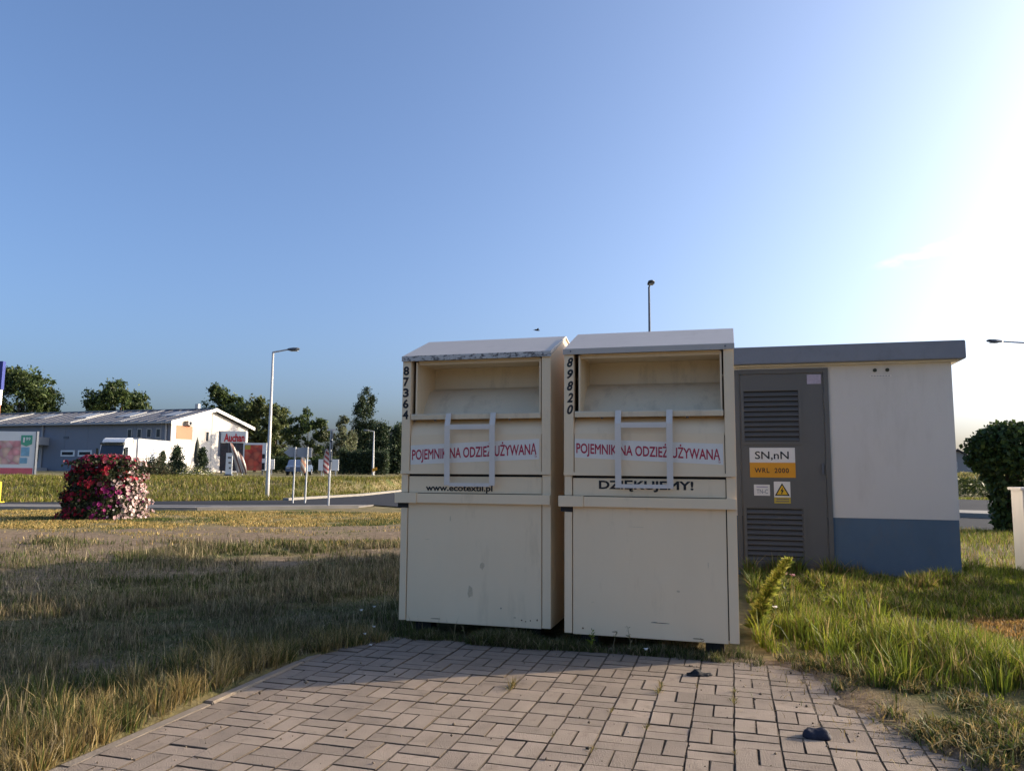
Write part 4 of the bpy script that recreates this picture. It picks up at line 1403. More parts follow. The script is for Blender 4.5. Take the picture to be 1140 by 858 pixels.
# ------------------------------------------------------------------ street lamps
def street_lamp(x, y, z0, h, arm, label, pole_mat, r0=0.085, head_len=0.62, drop=0.1):
    """arm: horizontal vector to the lamp head"""
    t = empty('street_lamp', (x, y, z0), 0, label, 'street lamp', 'street lamps along the roads')
    MB().tube([(0, 0, -0.15), (0, 0, h * 0.12), (0, 0, h)], [r0, r0 * 0.95, r0 * 0.52], 12).build('pole', pole_mat, t, smooth=True)
    a = Vector((arm[0], arm[1], 0))
    d = a.normalized()
    e = Vector((0, 0, h)) + a * 1.0 + Vector((0, 0, drop))
    MB().tube([(0, 0, h - 0.06), (0, 0, h - 0.01), tuple(Vector((0, 0, h)) + d * 0.06), tuple(e)], [r0 * 0.5, r0 * 0.5, r0 * 0.42, r0 * 0.36], 8).build('arm', pole_mat, t)
    hd = MB()
    sdv = Vector((-d.y, d.x, 0))
    up = Vector((0, 0, 1))
    secs = [(-0.05, 0.05, 0.03), (0.08, 0.11, 0.06), (0.5, 0.14, 0.075), (0.85, 0.13, 0.055), (1.0, 0.06, 0.02)]
    rows = []
    for f, w, th in secs:
        c = e + d * (f * head_len) + up * (0.03 * f)
        rows.append([c - sdv * w - up * th * 0.6, c - sdv * w * 0.8 + up * th * 0.5, c + up * th, c + sdv * w * 0.8 + up * th * 0.5, c + sdv * w - up * th * 0.6, c - up * th * 0.8, c - sdv * w - up * th * 0.6])
    hd.grid(rows)
    n0 = len(hd.v) - 7
    hd.f.append(tuple(range(n0, n0 + 6)))
    hd.f.append(tuple(reversed(range(0, 6))))
    ho = hd.build('lamp_head', M['lamp_head'], t)
    c = e + d * (0.55 * head_len) - up * 0.055
    MB().hexa([c - d * 0.16 - sdv * 0.09 - up * 0.014, c + d * 0.16 - sdv * 0.09 - up * 0.014, c + d * 0.16 + sdv * 0.09 - up * 0.014, c - d * 0.16 + sdv * 0.09 - up * 0.014,
               c - d * 0.16 - sdv * 0.09, c + d * 0.16 - sdv * 0.09, c + d * 0.16 + sdv * 0.09, c - d * 0.16 + sdv * 0.09]).build('lens', M['lens'], ho)
    MB().box(-0.16, 0.16, -0.16, 0.16, -0.15, 0.03).build('foundation', M['kerb'], t)
    return t


street_lamp(-9.92, 31.6, 0.02, 6.0, (0.62, -0.05), 'tall pale lamp post at the foot of the bank left of the bins', M['lamp_pole'], 0.085, 0.5)
street_lamp(5.42, 30, 0, 8.5, (-0.02, -0.35), 'dark lamp post rising above the roof of the right clothing bin', M['galv_dark'], 0.075, 0.5, 0.02)
street_lamp(20.6, 30, 0, 6.35, (-1.35, -0.1), 'lamp arm reaching in from the right edge above the kiosk roof', M['galv'], 0.085, 0.6, 0.05)
street_lamp(-13.4, 75, PL - 0.3, 4.55, (-0.55, -0.05), 'small far lamp post in front of the dark conifers', M['lamp_pole'], 0.11, 0.5)

# ------------------------------------------------------------------ road signs
ds = empty('direction_sign', (-7.46, 27.2, 0), 0, 'arrow shaped grey sign back on two steel posts by the road', 'road sign')
MB().prism_y([(-0.56, 1.79), (-0.34, 1.96), (0.43, 1.955), (0.43, 1.625), (-0.34, 1.625)], 0.0, 0.03).build('board', M['sign_back'], ds, 0.003)
for px in (-0.14, 0.29):
    MB().tube([(px - 0.03, -0.035, -0.1), (px, -0.035, 1.98)], 0.032, 8).build('post', M['galv'], ds)
    for zz in (1.70, 1.88):
        MB().box(px - 0.05, px + 0.05, -0.012, -0.001, zz - 0.02, zz + 0.02).build('clamp', M['galv_dark'], ds)
ep = empty('sign_post', (-5.93, 25.25, 0), R(13.2), 'single steel post with traffic signs seen edge on', 'road sign')
MB().tube([(0, 0, -0.1), (0.02, 0, 2.5)], 0.034, 8).build('post', M['galv'], ep)
MB().box(0.062, 0.078, -0.32, 0.30, 1.85, 2.46).build('sign_panel', M['sign_back'], ep)
MB().box(0.062, 0.078, -0.30, 0.28, 1.20, 1.80).build('sign_panel', M['sign_back'], ep)
for zz in (1.45, 2.1):
    MB().box(-0.02, 0.061, -0.05, 0.05, zz, zz + 0.05).build('clamp', M['galv_dark'], ep)
MB().box(-0.12, 0.16, -0.04, 0.04, 2.46, 2.52).build('top_bracket', M['galv'], ep)
os_ = empty('warning_sign', (-13.0, 73.5, PL - 0.3), 0, 'small orange sign beside the far lamp post', 'road sign')
MB().prism_y([(-0.22, 0.62), (0.28, 0.84), (0.22, 1.10), (-0.20, 1.0)], 0, 0.03).build('board', M['orange'], os_)
MB().tube([(0.0, 0.05, -0.1), (0.0, 0.05, 1.0)], 0.03, 6).build('post', M['galv'], os_)

# ------------------------------------------------------------------ shrubs on the bank edge
tree('yew_bush', -21.4, 46, PL - 0.1, 0.02, 1.25, 2.3, 'mound', 5000, 0.11, [(0.05, 0.065, 0.03), (0.08, 0.08, 0.04), (0.11, 0.075, 0.045), (0.035, 0.045, 0.02)], WT,
     'low spreading dark shrub right of the flower tower', 'shrub', 'shrubs along the bank', seed=21)
tree('dwarf_pine', -22.1, 49, PL - 0.1, 0.1, 1.6, 1.0, 'cone', 4000, 0.12, G_DARK, WT, 'small spiky pine behind the low spreading shrub', 'pine', 'shrubs along the bank', seed=22)
tree('dwarf_pine', -21.65, 50, PL - 0.1, 0.1, 2.0, 1.55, 'cone', 5000, 0.12, G_DARK, WT, 'bushy dark pine in front of the middle of the lorry trailer', 'pine', 'shrubs along the bank', seed=23)
tree('dwarf_pine', -20.0, 50, PL - 0.1, 0.1, 1.8, 1.35, 'cone', 4500, 0.12, G_DARK, WT, 'small dark pine just left of the store gable base', 'pine', 'shrubs along the bank', seed=24)
tree('flowering_shrub', -18.7, 46, PL - 0.1, 0.02, 0.5, 2.1, 'mound', 3000, 0.09, [(0.70, 0.66, 0.55), (0.12, 0.14, 0.04), (0.5, 0.45, 0.12), (0.07, 0.09, 0.03)], [2, 5, 1, 3],
     'low white flowering shrub at the foot of the small pines', 'shrub', 'shrubs along the bank', seed=25)
pa = empty('closed_parasol', (-22.8, 56, PL), 0, 'closed dark parasol standing in front of the lorry', 'parasol')
MB().tube([(0, 0, 0.9), (0, 0, 1.15), (0, 0, 1.6), (0, 0, 2.3), (0, 0, 2.72)], [0.13, 0.19, 0.20, 0.14, 0.03], 10).build('canopy', M['canvas_dark'], pa, smooth=True)
MB().tube([(0, 0, -0.1), (0, 0, 0.95)], 0.03, 8).build('pole', M['galv_dark'], pa)
MB().tube([(0, 0, 2.72), (0, 0, 2.8)], 0.03, 6).build('finial', M['galv_dark'], pa)
MB().tube([(0, 0, -0.03), (0, 0, 0.07)], 0.28, 14).build('base', M['kerb'], pa)


# ------------------------------------------------------------------ flower tower
ft = empty('flower_tower', (-9.75, 18.7, 0.0), 0, 'tall mound of red, purple and pale pink petunias on the grass', 'flower tower')
rs = np.random.default_rng(31)


def tower_pts(n, rs, fill=0.12):
    an = rs.uniform(-math.pi, math.pi, n)
    z = rs.uniform(0.0, 1.0, n)
    capn = rs.random(n) < 0.16
    rad = np.interp(z, [0, 0.12, 0.45, 0.75, 0.93, 1.0], [0.93, 0.86, 0.80, 0.72, 0.58, 0.36])
    rad = rad * (1 + 0.34 * (vn(an * 2, z * 4, 0.55, 3) - 0.5) + 0.16 * (vn(an * 2, z * 4, 0.2, 4) - 0.5))
    # the left foot spreads further than the right one
    rad = rad + 0.12 * np.clip(-np.cos(an), 0, 1) * (1 - z)
    r = rad * (1 - fill * rs.random(n))
    r = np.where(capn, rad * np.sqrt(rs.random(n)), r)
    z = np.where(capn, 0.90 + 0.1 * (1 - (r / 0.75) ** 2), z)
    return np.stack([r * np.cos(an), r * np.sin(an), z * 1.50], 1), an, z


P, an, z = tower_pts(15000, rs, 0.25)
c = mixcol(rs, len(P), [(0.05, 0.065, 0.025), (0.075, 0.085, 0.03), (0.035, 0.035, 0.02)], [3, 2, 3])
Vv, q, cc = leaf_cloud(P, 0.075 * rs.uniform(0.6, 1.3, len(P)), c, rs)
obj('foliage', arrays_mesh('foliage', Vv, [q], M['leaf'], cc), ft)
P, an, z = tower_pts(4300, rs, 0.10)
P += (P * np.array([1, 1, 0.3])) * 0.03 * rs.normal(size=(len(P), 1)) * 1.6
az = P[:, 0] / 0.80 + 0.14 * rs.normal(size=len(P)) - 0.10 * (z - 0.5)
cl = vn(P[:, 0] * 3, P[:, 2] * 3 + P[:, 1], 0.55, 5)
kind = np.where(az > 0.78, 2, np.where((az > 0.15) & (z < 0.62), 1, 0))
kind = np.where((kind == 0) & (cl < 0.40), 3, kind)
kind = np.where((kind == 1) & (z > 0.5), 3, kind)
kind = np.where((kind == 0) & (z > 0.80) & (rs.random(len(P)) < 0.75), 3, kind)
kind = np.where((kind == 2) & (z > 0.55) & (rs.random(len(P)) < 0.35), 3, kind)
keep = (rs.random(len(P)) < np.where(kind == 2, 0.9, 0.12 + 0.7 * sst(0.42, 0.66, cl)))
for nm, kk, pal in (('red_petunias', 0, [(0.30, 0.010, 0.025), (0.20, 0.010, 0.025), (0.40, 0.03, 0.05)]),
                    ('purple_petunias', 1, [(0.22, 0.012, 0.11), (0.15, 0.010, 0.08), (0.28, 0.03, 0.14)]),
                    ('pale_pink_petunias', 2, [(0.62, 0.46, 0.43), (0.68, 0.56, 0.52), (0.52, 0.34, 0.34)]),
                    ('dusky_petunias', 3, [(0.20, 0.02, 0.05), (0.30, 0.10, 0.12), (0.14, 0.015, 0.05)])):
    s = (kind == kk) & keep
    n = int(s.sum())
    # each flower an open five-sided trumpet facing outwards
    C = P[s]
    out = C * np.array([1, 1, 0.0]) + np.array([0, 0, 0.25]) + 0.45 * rs.normal(size=(n, 3))
    out /= np.linalg.norm(out, axis=1)[:, None]
    ref = rs.normal(size=(n, 3))
    u_ = np.cross(out, ref)
    u_ /= np.linalg.norm(u_, axis=1)[:, None]
    v_ = np.cross(out, u_)
    rr = 0.036 * rs.lognormal(0, 0.30, n)[:, None]
    ring = [C + (u_ * math.cos(2 * math.pi * k / 5) + v_ * math.sin(2 * math.pi * k / 5)) * rr + out * 0.012 for k in range(5)]
    Vv = np.stack([C - out * 0.012] + ring, 1).reshape(-1, 3)
    base = np.arange(n)[:, None] * 6
    tris = np.concatenate([base + np.array([[0, 1 + k, 1 + (k + 1) % 5]]) for k in range(5)])
    cc = np.repeat(mixcol(rs, n, pal, [3, 2, 2], 0.2), 6, axis=0)
    obj(nm, arrays_mesh(nm, Vv, [tris], M['petal'], cc), ft)['kind'] = 'stuff'
MB().tube([(0, 0, -0.02), (0, 0, 0.3), (0, 0, 1.2)], [0.62, 0.60, 0.45], 16).build('planter', M['canvas_dark'], ft)

# ------------------------------------------------------------------ ivy pillar on the right
iv = empty('ivy_pillar', (10.42, 16.1, 0.0), 0, 'mushroom shaped pillar of ivy at the right edge', 'ivy')
rs = np.random.default_rng(41)
n = 9000
zz = np.where(rs.random(n) < 0.62, rs.uniform(1.35, 2.22, n), rs.uniform(0.05, 1.5, n))
rad = np.interp(zz, [0, 0.3, 0.9, 1.2, 1.42, 1.7, 1.95, 2.12, 2.25], [0.36, 0.36, 0.42, 0.54, 0.74, 0.80, 0.70, 0.52, 0.12])
an = rs.uniform(-math.pi, math.pi, n)
rad *= 1 + 0.42 * (vn(an * 1.5, zz * 0.7, 0.28, 2) - 0.5) + 0.16 * (vn(an * 3, zz, 0.09, 3) - 0.5)
r = rad * (1 - 0.35 * rs.random(n) ** 2)
P = np.stack([r * np.cos(an), r * np.sin(an), zz], 1)
P += 0.035 * rs.normal(size=(n, 3)) * np.array([1, 1, 1.4])
P[:, 2] = np.maximum(P[:, 2], 0.03)
c = mixcol(rs, n, [(0.040, 0.070, 0.018), (0.06, 0.095, 0.025), (0.025, 0.045, 0.014), (0.10, 0.13, 0.035)], [4, 3, 3, 1])
Vv, q, cc = leaf_cloud(P, 0.10 * rs.uniform(0.5, 1.5, n), c, rs, aspect=0.75)
obj('leaves', arrays_mesh('leaves', Vv, [q], M['leaf'], cc), iv)
MB().tube([(0, 0, -0.1), (0, 0, 0.8), (0.02, 0, 1.9)], [0.17, 0.15, 0.12], 10).build('stem', M['bark'], iv)


# ------------------------------------------------------------------ ribbed white cabinets, the second one added out of frame to cast shade
def ribbed_cabinet(x, y, rz, w, h, label):
    t = empty('ribbed_cabinet', (x, y, 0), rz, label, 'cabinet', 'white ribbed cabinets right of the kiosk')
    MB().box(0.02, w - 0.02, 0.02, 0.42, -0.1, h - 0.035).build('body', M['cabinet'], t)
    n = int(w / 0.075)
    rib = MB().prism_z([(-0.026, 0.0), (-0.020, -0.016), (0.020, -0.016), (0.026, 0.0)], 0.03, h - 0.04).mesh('rib', M['cabinet'])
    for k in range(n):
        o = obj('rib', rib, t)
        o.location = (0.04 + (k + 0.5) * (w - 0.08) / n, 0.0195, 0)
    MB().box(-0.01, w + 0.01, -0.015, 0.45, h - 0.034, h).build('lid', M['cabinet'], t, 0.006)
    MB().box(-0.0, w, 0.005, 0.43, -0.12, 0.028).build('plinth', M['kerb'], t)
    return t


ribbed_cabinet(6.12, 9.32, -YAW, 1.5, 1.06, 'white ribbed cabinet at the right edge beside the kiosk')
ribbed_cabinet(6.10, 8.38, R(-74), 1.3, 1.06, 'added white ribbed cabinet, unseen beyond the right edge, shading the kiosk front')

# ------------------------------------------------------------------ houses and maize on the right
def house(x, y, z0, w, d, eave, apex, rz, label, wins, wall=None):
    t = empty('house', (x, y, z0), rz, label, 'house', 'houses behind the maize')
    MB().prism_y([(-w / 2, -0.5), (-w / 2, eave), (0, apex - 0.1), (w / 2, eave), (w / 2, -0.5)], 0, d).build('wall', wall or M['house_wall'], t)
    r_ = MB()
    ov, th = 0.5, 0.22
    sl = (apex - eave) / (w / 2)
    xe, ze = w / 2 + ov, eave - sl * ov
    r_.prism_y([(-xe, ze), (-xe, ze + th), (0, apex + th), (0, apex)], -0.5, d + 0.5)
    r_.prism_y([(0, apex), (0, apex + th), (xe, ze + th), (xe, ze)], -0.5, d + 0.5)
    rf_ = r_.build('roof', M['house_roof'], t)
    MB().box(-w * 0.2, -w * 0.2 + 0.5, d * 0.6, d * 0.6 + 0.5, apex - 1.4, apex + 0.3).build('chimney', M['house_roof'], rf_)
    for (wx, wz, ww, wh) in wins:
        f_ = MB().box(wx - ww / 2, wx + ww / 2, -0.05, -0.002, wz, wz + wh).build('window', M['white'], t)
        for s in (-1, 1):
            MB().box(wx + s * ww / 4 - ww * 0.20, wx + s * ww / 4 + ww * 0.20, -0.06, -0.051, wz + 0.08, wz + wh - 0.08).build('pane', M['glass'], f_)
    return t


house(63.6, 110, -1.2, 8.6, 9, 2.6, 5.75, R(-31), 'grey gabled house with dark roof behind the maize beside the kiosk', [(1.55, 3.1, 0.9, 0.95), (-0.6, 3.1, 0.9, 0.95), (2.4, 0.6, 1.1, 1.2), (-2.0, 0.6, 1.1, 1.2)])
house(104, 165, -1.5, 10, 9, 2.6, 5.4, R(-32), 'small pale house far behind the ivy pillar', [(1.6, 3.0, 1.0, 1.0), (-1.6, 3.0, 1.0, 1.0)], M['store_gable'])
rs = np.random.default_rng(51)
n = 26000
x = rs.uniform(17, 48, n)
ln = rs.random(n) ** 1.6
y = 44.5 - (x - 27) * 0.35 + ln * 14
hgt = 1.42 * (0.92 + 0.16 * vn(x, y, 0.8, 2))
zz = hgt * rs.uniform(0, 1, n) ** 0.75
P = np.stack([x, y, -0.15 + zz], 1)
c = mixcol(rs, n, [(0.075, 0.10, 0.025), (0.05, 0.07, 0.02), (0.11, 0.13, 0.035)], [4, 3, 2])
tip = zz > hgt * 0.80
c[tip] = mixcol(rs, int(tip.sum()), [(0.34, 0.28, 0.10), (0.24, 0.24, 0.07)], [1, 1])
Vv, q, cc = leaf_cloud(P, 0.34 * rs.uniform(0.6, 1.3, n), c, rs, aspect=0.22)
tag(obj('maize_field', arrays_mesh('maize_field', Vv, [q], M['leaf'], cc)), 'strip of green maize with yellow tassels beyond the right hand road', 'maize', kind='stuff')


# ------------------------------------------------------------------ grass
def blades(name, x, y, h, w, cols, rs, lean=0.35, label=None, z=None, dirv=None, curl=0.5):
    n = len(x)
    zb_ = gz(x, y) if z is None else z
    an = rs.uniform(0, 2 * math.pi, n) if dirv is None else dirv + 0.5 * rs.normal(size=n)
    ld = np.stack([np.cos(an), np.sin(an), np.zeros(n)], 1)
    wa = rs.uniform(0, 2 * math.pi, n)
    wv = np.stack([np.cos(wa), np.sin(wa), np.zeros(n)], 1) * (w / 2)[:, None]
    B = np.stack([x, y, zb_ - 0.012], 1)
    ln = np.abs(lean * rs.normal(size=n)) * h
    mid = B + ld * (ln * (0.5 - 0.25 * curl))[:, None]
    mid[:, 2] += h * 0.58
    tip = B + ld * ln[:, None]
    tip[:, 2] += h * np.sqrt(np.clip(1 - 0.25 * (ln / h) ** 2, 0.15, 1))
    Vv = np.stack([B - wv, B + wv, mid - wv * 0.75, mid + wv * 0.75, tip], 1).reshape(-1, 3)
    b = np.arange(n)[:, None] * 5
    q = b + np.array([[0, 1, 3, 2]])
    t = b + np.array([[2, 3, 4]])
    me = arrays_mesh(name, Vv, [q, t], M['blade'], np.repeat(cols, 5, axis=0))
    o = obj(name, me)
    if label:
        tag(o, label, 'grass', kind='stuff')
    return o


STRAW = [(0.30, 0.22, 0.085), (0.22, 0.155, 0.055), (0.38, 0.29, 0.13)]
STRAW_GREY = [(0.22, 0.175, 0.095), (0.13, 0.10, 0.055), (0.34, 0.275, 0.16)]
GREEN = [(0.075, 0.095, 0.022), (0.045, 0.062, 0.016), (0.11, 0.125, 0.03)]
LUSH = [(0.16, 0.20, 0.022), (0.085, 0.12, 0.016), (0.25, 0.27, 0.034)]


def in_view(x, y, m=160):
    c, s = math.cos(0.1097), math.sin(0.1097)
    d = y * c - 1.22 * s
    px = 570 + 857 * x / np.maximum(d, 0.3)
    py = 429 + 857 * (y * s + 1.22 * c) / np.maximum(d, 0.3)
    return (px > -m) & (px < 1140 + m) & (py < 858 + m * 0.9)


def veg_colors(rs, x, y, greenness, straw=STRAW, green=GREEN):
    n = len(x)
    g = rs.random(n) < greenness
    c = mixcol(rs, n, straw, [3, 2, 2], 0.34)
    cg = mixcol(rs, n, green, [3, 2, 2], 0.34)
    c[g] = cg[g]
    return c


# 1 left field near the bins, in their shadow
rs = np.random.default_rng(61)
n = 600000
x, y = rs.uniform(-10.5, 0.6, n), rs.uniform(2.2, 13.0, n)
u, w = to_bin(x, y)
ok = in_view(x, y, 420) & ~((u > pav_left(w) - 0.03) & (w < PAV_B - 0.01)) & ~((u > -2.45) & (w > 0.1) & (w < 1.2))
clump = vn(x, y, 0.55, 1) * 0.5 + vn(x, y, 0.16, 2) * 0.5
dens = (sst(0.28, 0.66, clump) * (1 - 0.95 * bare(x, y)) * 0.85 + 0.03 * (1 - bare(x, y))) * (1 - 0.45 * sst(-3.6, -2.9, u) * (w < -0.6))
dens *= np.clip(9.0 / (y + 1.0), 0.55, 1.0)
ok &= rs.random(n) < dens
x, y, u, w, clump = x[ok], y[ok], u[ok], w[ok], clump[ok]
n = len(x)
h = (0.035 + 0.075 * sst(0.35, 0.8, clump)) * rs.uniform(0.55, 1.35, n)
stalk = rs.random(n) < 0.05
h = np.where(stalk, h + rs.uniform(0.05, 0.13, n), h)
green = 0.30 + 0.45 * sst(0.45, 0.7, vn(x, y, 1.6, 4)) + 0.35 * sst(-1.9, -0.9, x) * (y < 7.5)
green = np.where(stalk, 0.05, green) * (1 - 0.75 * sst(-3.5, -2.8, u) * (w < -0.5))
wd = np.maximum(0.0046, y * 0.00085) * rs.uniform(0.7, 1.3, n)
blades('grass', x, y, h, wd, veg_colors(rs, x, y, green, STRAW_GREY), rs, 0.38, 'dry greyish grass of the field left of the bins')

# short dead thatch between the blades
rs = np.random.default_rng(69)
n = 190000
x, y = rs.uniform(-7.5, 0.3, n), 2.6 + 7.4 * rs.random(n) ** 1.1
u, w = to_bin(x, y)
ok = in_view(x, y, 100) & ~((u > pav_left(w) - 0.03) & (w < PAV_B - 0.02)) & ~((u > -2.45) & (w > 0.1) & (w < 1.3)) & (rs.random(n) < 1 - 0.6 * bare(x, y))
x, y = x[ok], y[ok]
n = len(x)
blades('grass', x, y, rs.uniform(0.012, 0.05, n), 0.0055 * rs.uniform(0.6, 1.5, n), veg_colors(rs, x, y, 0.35 + 0.3 * vn(x, y, 0.5, 2), STRAW_GREY), rs, 1.6,
       'matted dead grass lying between the taller blades left of the bins')

# 2 golden tufts along the paving edge
rs = np.random.default_rng(62)
nt = 150
tw = rs.uniform(-3.9, 0.1, nt)
tu = pav_left(tw) - 0.04 - np.abs(rs.normal(size=nt)) * 0.30
per = 120
k = np.repeat(np.arange(nt), per)
size = rs.uniform(0.5, 1.15, nt)
tx, ty = from_bin(tu, tw)
n = nt * per
rad = 0.05 * size[k] * np.abs(rs.normal(size=n))
aa = rs.uniform(0, 2 * math.pi, n)
x, y = tx[k] + rad * np.cos(aa), ty[k] + rad * np.sin(aa)
u, w = to_bin(x, y)
ok = (u < pav_left(w) - 0.005)
x, y, k, aa, w = x[ok], y[ok], k[ok], aa[ok], w[ok]
n = len(x)
h = 0.165 * size[k] * rs.uniform(0.35, 1.15, n) * np.where(w > -0.9, 0.75, 1.0)
gt = (rs.random(nt) < 0.25)[k]
c = veg_colors(rs, x, y, np.where(gt, 0.75, 0.22), STRAW)
blades('grass', x, y, h, 0.0040 * rs.uniform(0.7, 1.4, n), c, rs, 0.55, 'golden tufts of grass along the paving edge', dirv=aa)

# 3 short grass of the field further out
rs = np.random.default_rng(63)
n = 260000
x, y = rs.uniform(-20, 4, n), 12.2 + (22.0 - 12.2) * rs.random(n)
ok = in_view(x, y, 120) & (y < np.interp(x, [-80, -17, -9, -4.8, 4], [20.5, 21.9, 22.2, 24.3, 21])) & (x < 0.4 * y * 0.35)
cl = vn(x, y, 0.8, 3) * 0.6 + vn(x, y, 0.25, 4) * 0.4
ok &= rs.random(n) < (sst(0.25, 0.6, cl) * 0.9 + 0.1) * (1 - bare(x, y)) ** 1.5
x, y, cl = x[ok], y[ok], cl[ok]
n = len(x)
g = 0.28 + 0.5 * sst(0.5, 0.7, vn(x, y, 2.1, 5)) + 0.5 * (np.hypot((x + 9.6) / 2.2, (y - 18.3) / 0.8) < 1)
h = (0.03 + 0.045 * cl) * rs.uniform(0.5, 1.4, n) * np.where(y < 14, 1.3, 1)
blades('grass', x, y, h, 0.013 * rs.uniform(0.6, 1.3, n), veg_colors(rs, x, y, g, [(0.46, 0.32, 0.105), (0.36, 0.24, 0.075), (0.54, 0.40, 0.16)]), rs, 0.5, 'short golden grass either side of the earth track')

# 4 the bank
rs = np.random.default_rng(64)
n = 150000
x, y = rs.uniform(-40, -1.5, n), rs.uniform(26.5, 54, n)
yf = np.interp(x, FAR_X, FAR_Y)
ok = in_view(x, y, 60) & (y > yf + 0.15) & (y < yf + 15)
ok &= rs.random(n) < sst(0.15, 0.55, vn(x, y, 1.3, 2) * 0.5 + vn(x, y, 0.4, 3) * 0.5) + 0.15
x, y = x[ok], y[ok]
n = len(x)
h = (0.08 + 0.16 * vn(x, y, 0.9, 5)) * rs.uniform(0.5, 1.4, n)
g = 0.66 + 0.3 * vn(x, y, 2.5, 6)
blades('grass', x, y, h, 0.030 * rs.uniform(0.6, 1.4, n), veg_colors(rs, x, y, g, STRAW, [(0.14, 0.145, 0.022), (0.09, 0.10, 0.016), (0.19, 0.18, 0.03)]), rs, 0.5, 'yellow green grass on the bank beyond the road')

# 5 lush grass right of the bins
rs = np.random.default_rng(65)
n = 340000
x, y = rs.uniform(1.2, 8.6, n), rs.uniform(2.4, 9.8, n)  # right hand side
u, w = to_bin(x, y)
ku, kw = (x - KX) * E1[0] + (y - KY) * E1[1], (x - KX) * E2[0] + (y - KY) * E2[1]
off = u - soil_edge(np.clip(w, -3.6, 0.5))
ok = in_view(x, y, 400) & (off > 0.02 + 0.12 * vn(x, y, 0.3, 2)) & ~((ku > -3.3) & (ku < 0.0) & (kw > -0.02)) & (u > 0.03)
cl = vn(x, y, 0.5, 1) * 0.5 + vn(x, y, 0.17, 2) * 0.5
near = np.maximum(sst(0.05, 0.75, off + 0.3 * (cl - 0.5)), sst(0.1, 0.35, w))
# dry mown patch on the right, tall green elsewhere
dry = np.exp(-(((x - 4.35) / 1.25) ** 2 + ((y - 6.0) / 0.70) ** 2) * 0.9)
dry = np.maximum(dry, np.exp(-(((x - 2.75) / 0.5) ** 2 + ((y - 3.75) / 0.55) ** 2)) * 0.75)
dry = sst(0.42, 0.72, dry + 0.5 * (vn(x, y, 0.35, 6) - 0.5))
ok &= rs.random(n) < (0.06 + 0.5 * dry + 0.42 * sst(6.3, 7.0, y) + 0.80 * sst(0.36, 0.66, cl)) * (0.18 + 0.82 * near)
x, y, u, w, off, cl, near, kw, dry = x[ok], y[ok], u[ok], w[ok], off[ok], cl[ok], near[ok], kw[ok], dry[ok]
n = len(x)
h = (0.05 + 0.23 * sst(0.40, 0.80, cl) * (0.2 + 0.9 * vn(x, y, 0.9, 7))) * (0.35 + 0.65 * near) * (1 - 0.62 * dry) * rs.uniform(0.45, 1.25, n)
h = h * (1 - 0.10 * sst(5.9, 6.6, y)) * (1 - 0.60 * sst(2.9, 3.6, x) * (1 - sst(6.5, 7.0, y))) + 0.05 * sst(6.6, 7.2, y)
g = (0.35 + 0.40 * near + 0.2 * (vn(x, y, 0.7, 5) - 0.5)) * (1 - 0.93 * dry)
c = veg_colors(rs, x, y, g, STRAW, LUSH)
brown = dry > 0.5
c[brown] *= np.array([1.0, 0.82, 0.68])
h = np.where(brown, np.maximum(h, 0.035 * rs.uniform(0.6, 1.3, n)), h)
blades('grass', x, y, h, 0.0066 * rs.uniform(0.6, 1.8, n) * np.clip(y / 5, 0.9, 1.6), c, rs, 0.42, 'tall green grass between the bins, the kiosk and the right edge')

# broad bright blades in clumps
rs = np.random.default_rng(75)
cx = np.concatenate([rs.uniform(2.0, 3.1, 30), rs.uniform(1.75, 3.2, 30), rs.uniform(3.4, 5.2, 5)])
cy = np.concatenate([rs.uniform(4.5, 5.7, 30), rs.uniform(5.4, 7.6, 30), rs.uniform(4.3, 5.0, 5)])
u, w = to_bin(cx, cy)
ku, kw = (cx - KX) * E1[0] + (cy - KY) * E1[1], (cx - KX) * E2[0] + (cy - KY) * E2[1]
ok = (u - soil_edge(np.clip(w, -3.6, 0.5)) > 0.35) & ~((ku > -3.3) & (ku < 0.05) & (kw > -0.15)) & (u > 0.2)
cx, cy = cx[ok], cy[ok]
k = np.repeat(np.arange(len(cx)), 70)
n = len(k)
sp = rs.uniform(0.03, 0.13, len(cx))
aa = rs.uniform(0, 2 * math.pi, n)
rr_ = sp[k] * np.abs(rs.normal(size=n))
x, y = cx[k] + rr_ * np.cos(aa), cy[k] + rr_ * np.sin(aa)
hc = (0.09 + 0.22 * rs.random(len(cx)) ** 1.6) * (1 - 0.5 * sst(3.0, 3.4, cx))
blades('grass', x, y, hc[k] * rs.uniform(0.45, 1.15, n), 0.0085 * rs.uniform(0.6, 1.4, n), veg_colors(rs, x, y, 0.88 + 0 * x, STRAW, LUSH), rs, 0.5,
       'broad bright grass clumps right of the bins', dirv=aa)
# low creeping weeds where soil meets paving
rs = np.random.default_rng(76)
n = 26000
w = rs.uniform(-3.2, 0.1, n)
off = 0.05 + 0.75 * rs.random(n) ** 0.8
u = soil_edge(w) + off
x, y = from_bin(u, w)
cl = vn(x, y, 0.28, 4) * 0.6 + vn(x, y, 0.1, 5) * 0.4
ok = rs.random(n) < sst(0.42, 0.66, cl + 0.25 * (off - 0.3))
x, y, cl = x[ok], y[ok], cl[ok]
n = len(x)
blades('weeds', x, y, rs.uniform(0.02, 0.075, n) * (0.6 + cl), 0.008 * rs.uniform(0.5, 1.5, n), veg_colors(rs, x, y, 0.55 + 0 * x, STRAW, GREEN), rs, 1.1,
       'low creeping weeds where the soil covers the paving')

